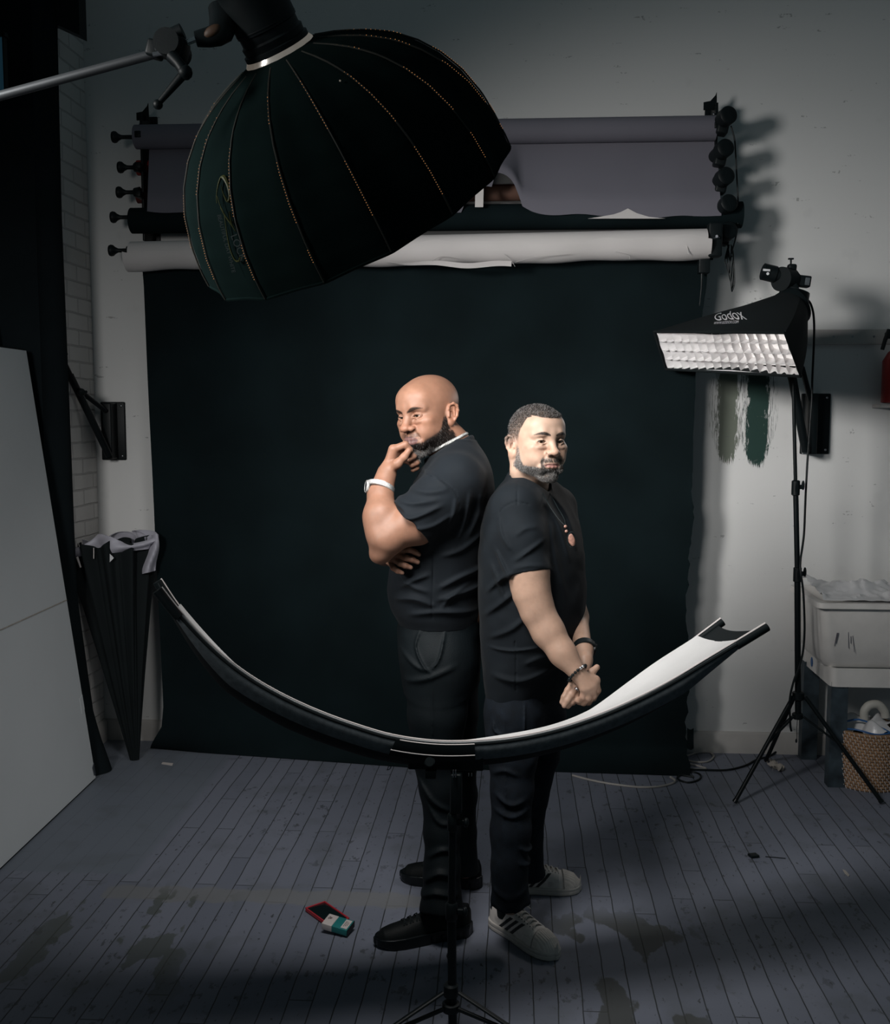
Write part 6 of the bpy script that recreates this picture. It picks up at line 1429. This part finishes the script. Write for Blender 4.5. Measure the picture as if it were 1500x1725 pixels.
# jeans
rows = [(1150, 824, 957), (1185, 826, 948), (1215, 829, 944), (1240, 833, 940)]; z, cx, hw = levels(rows, 3.34)
b_ = np.array([.185, .18, .175, .15]); a_ = np.sqrt(np.maximum(np.array(hw)**2-(b_*math.sin(ang))**2, .05**2))/math.cos(ang)
Q_ = SDF(); Q_.loft(z, cx, [3.34]*4, a_, b_, ang, k=.04, pw=2.1)
cut_limb(Q_, [P(866, 1205, 3.25), P(865, 1270, 3.235), P(863, 1330, 3.22), P(860, 1400, 3.20), P(858, 1460, 3.18), P(861, 1524, 3.155)], [.092, .078, .066, .062, .056, .060], k=.04, hollow=.006)
cut_limb(Q_, [P(912, 1205, 3.43), P(909, 1270, 3.45), P(896, 1340, 3.48), P(890, 1400, 3.50), P(891, 1472, 3.53)], [.078, .068, .056, .052, .054], k=.04, hollow=.006)
for pts, w_, am in (([(832, 1210), (834, 1225), (848, 1232)], .006, .007), ([(885, 1178), (884, 1220), (882, 1260)], .003, .005), ([(835, 1330), (860, 1345), (885, 1340)], .010, .010), ([(832, 1355), (862, 1365), (890, 1358)], .010, .008), ([(830, 1300), (850, 1290), (875, 1300)], .010, .007), ([(830, 1480), (858, 1490), (888, 1482)], .008, .010), ([(830, 1502), (860, 1512), (890, 1500)], .008, .010), ([(875, 1415), (892, 1425), (908, 1418)], .008, .010), ([(873, 1438), (892, 1446), (910, 1440)], .008, .009), ([(850, 1200), (853, 1300), (846, 1400)], .003, .004)):
    Q_.fold(pts, w_, am, 3.2, 3.6)
Q_.disp(lambda p, d: d-.0025*(vnoise(p, 28)-.5)-.004*(vnoise(p*np.array([1, 1, 1.8]), 13)-.5))
sdf_mesh('jeans', Q_, *box_axes((P(805, 1300, 3.2)[0], 3.05, .05), (P(970, 1100, 3.4)[0], 3.66, P(0, 1140, 3.3)[2]), .0042), 'denim', man2, None, 2)
shoe(man2, G(833, 1556), G(934, 1615), 'white'); shoe(man2, G(852, 1500), G(972, 1500), 'white')
# pendant necklace, bracelet, watch, ring
q = [P(912, 826, 3.245), P(925, 850, 3.19), P(940, 872, 3.155), P(951, 884, 3.14)]; q2 = [P(925, 828, 3.30), P(940, 855, 3.20), P(950, 872, 3.16), P(953, 884, 3.14)]
m = MB(); m.tube(q, .0016, 6, smooth=6); m.tube(q2, .0016, 6, smooth=6); m.tube([P(953, 884, 3.14), P(956, 893, 3.13)], .0014, 6); nk_ = m.build('necklace', 'black_plastic', man2); lab(nk_, 'thin black cord with a stone pendant')
for px, py in ((953, 887), (954.5, 895)): MB().sphere(P(px, py, 3.13), .0052, 10).build('bead', 'stone', nk_)
pc_ = P(963, 909, 3.12); MB().sphere(pc_, (.0105, .006, .021), 18, rotm('Y', -.35)).build('pendant', 'stone', nk_); m = MB(); flat_ring(m, pc_, (-.1, 1, .05), .0115, .006, .0025, ry=.0225); 
rg2 = m.build('pendant_setting', 'black_plastic', nk_)
axb = P(979, 1141, 3.072)-P(948, 1100, 3.10); axb = axb/np.linalg.norm(axb); cb = P(973, 1134, 3.076); ub, vb, _ = frame(axb, (0, 1, 0)); br_ = None
m = MB(); msl = MB()
for k in range(20):
    a = 2*math.pi*k/20; pp_ = cb+ub*.0335*math.cos(a)+vb*.0335*math.sin(a)+axb*.004*math.sin(a+1)
    sc = math.degrees(a); (msl if ((pp_-cb)@(-FW) > .018 and (pp_-cb)@RT > .005) else m).sphere(pp_, .0052, 10)
br_ = m.build('bracelet', 'black_plastic', man2); lab(br_, 'black bead bracelet with a silver clasp'); msl.build('clasp', 'chrome', br_)
axw = P(986, 1112, 3.17)-P(979, 1070, 3.28); cw = P(985, 1092, 3.222); m = MB(); flat_ring(m, cw, axw, .0335, .022, .003); ww = m.build('wristwatch', 'black_plastic', man2); lab(ww, 'black wristwatch'); 
m = MB(); m.lathe([(-.003, .017), (.004, .019), (.007, .016)], cw+RT*.030+UP*-.004, RT*.9-FW*.2-UP*.2, 28); m.build('case', 'black_paint', ww)
m = MB(); m.sphere(P(996, 1090, 3.20), .0022, 8); m.build('crown', 'steel', ww)
m = MB(); flat_ring(m, P(973, 1163, 3.085), P(966, 1170, 3.08)-P(980, 1156, 3.09), .0112, .006, .0025, 24); m.build('ring', 'chrome', man2)
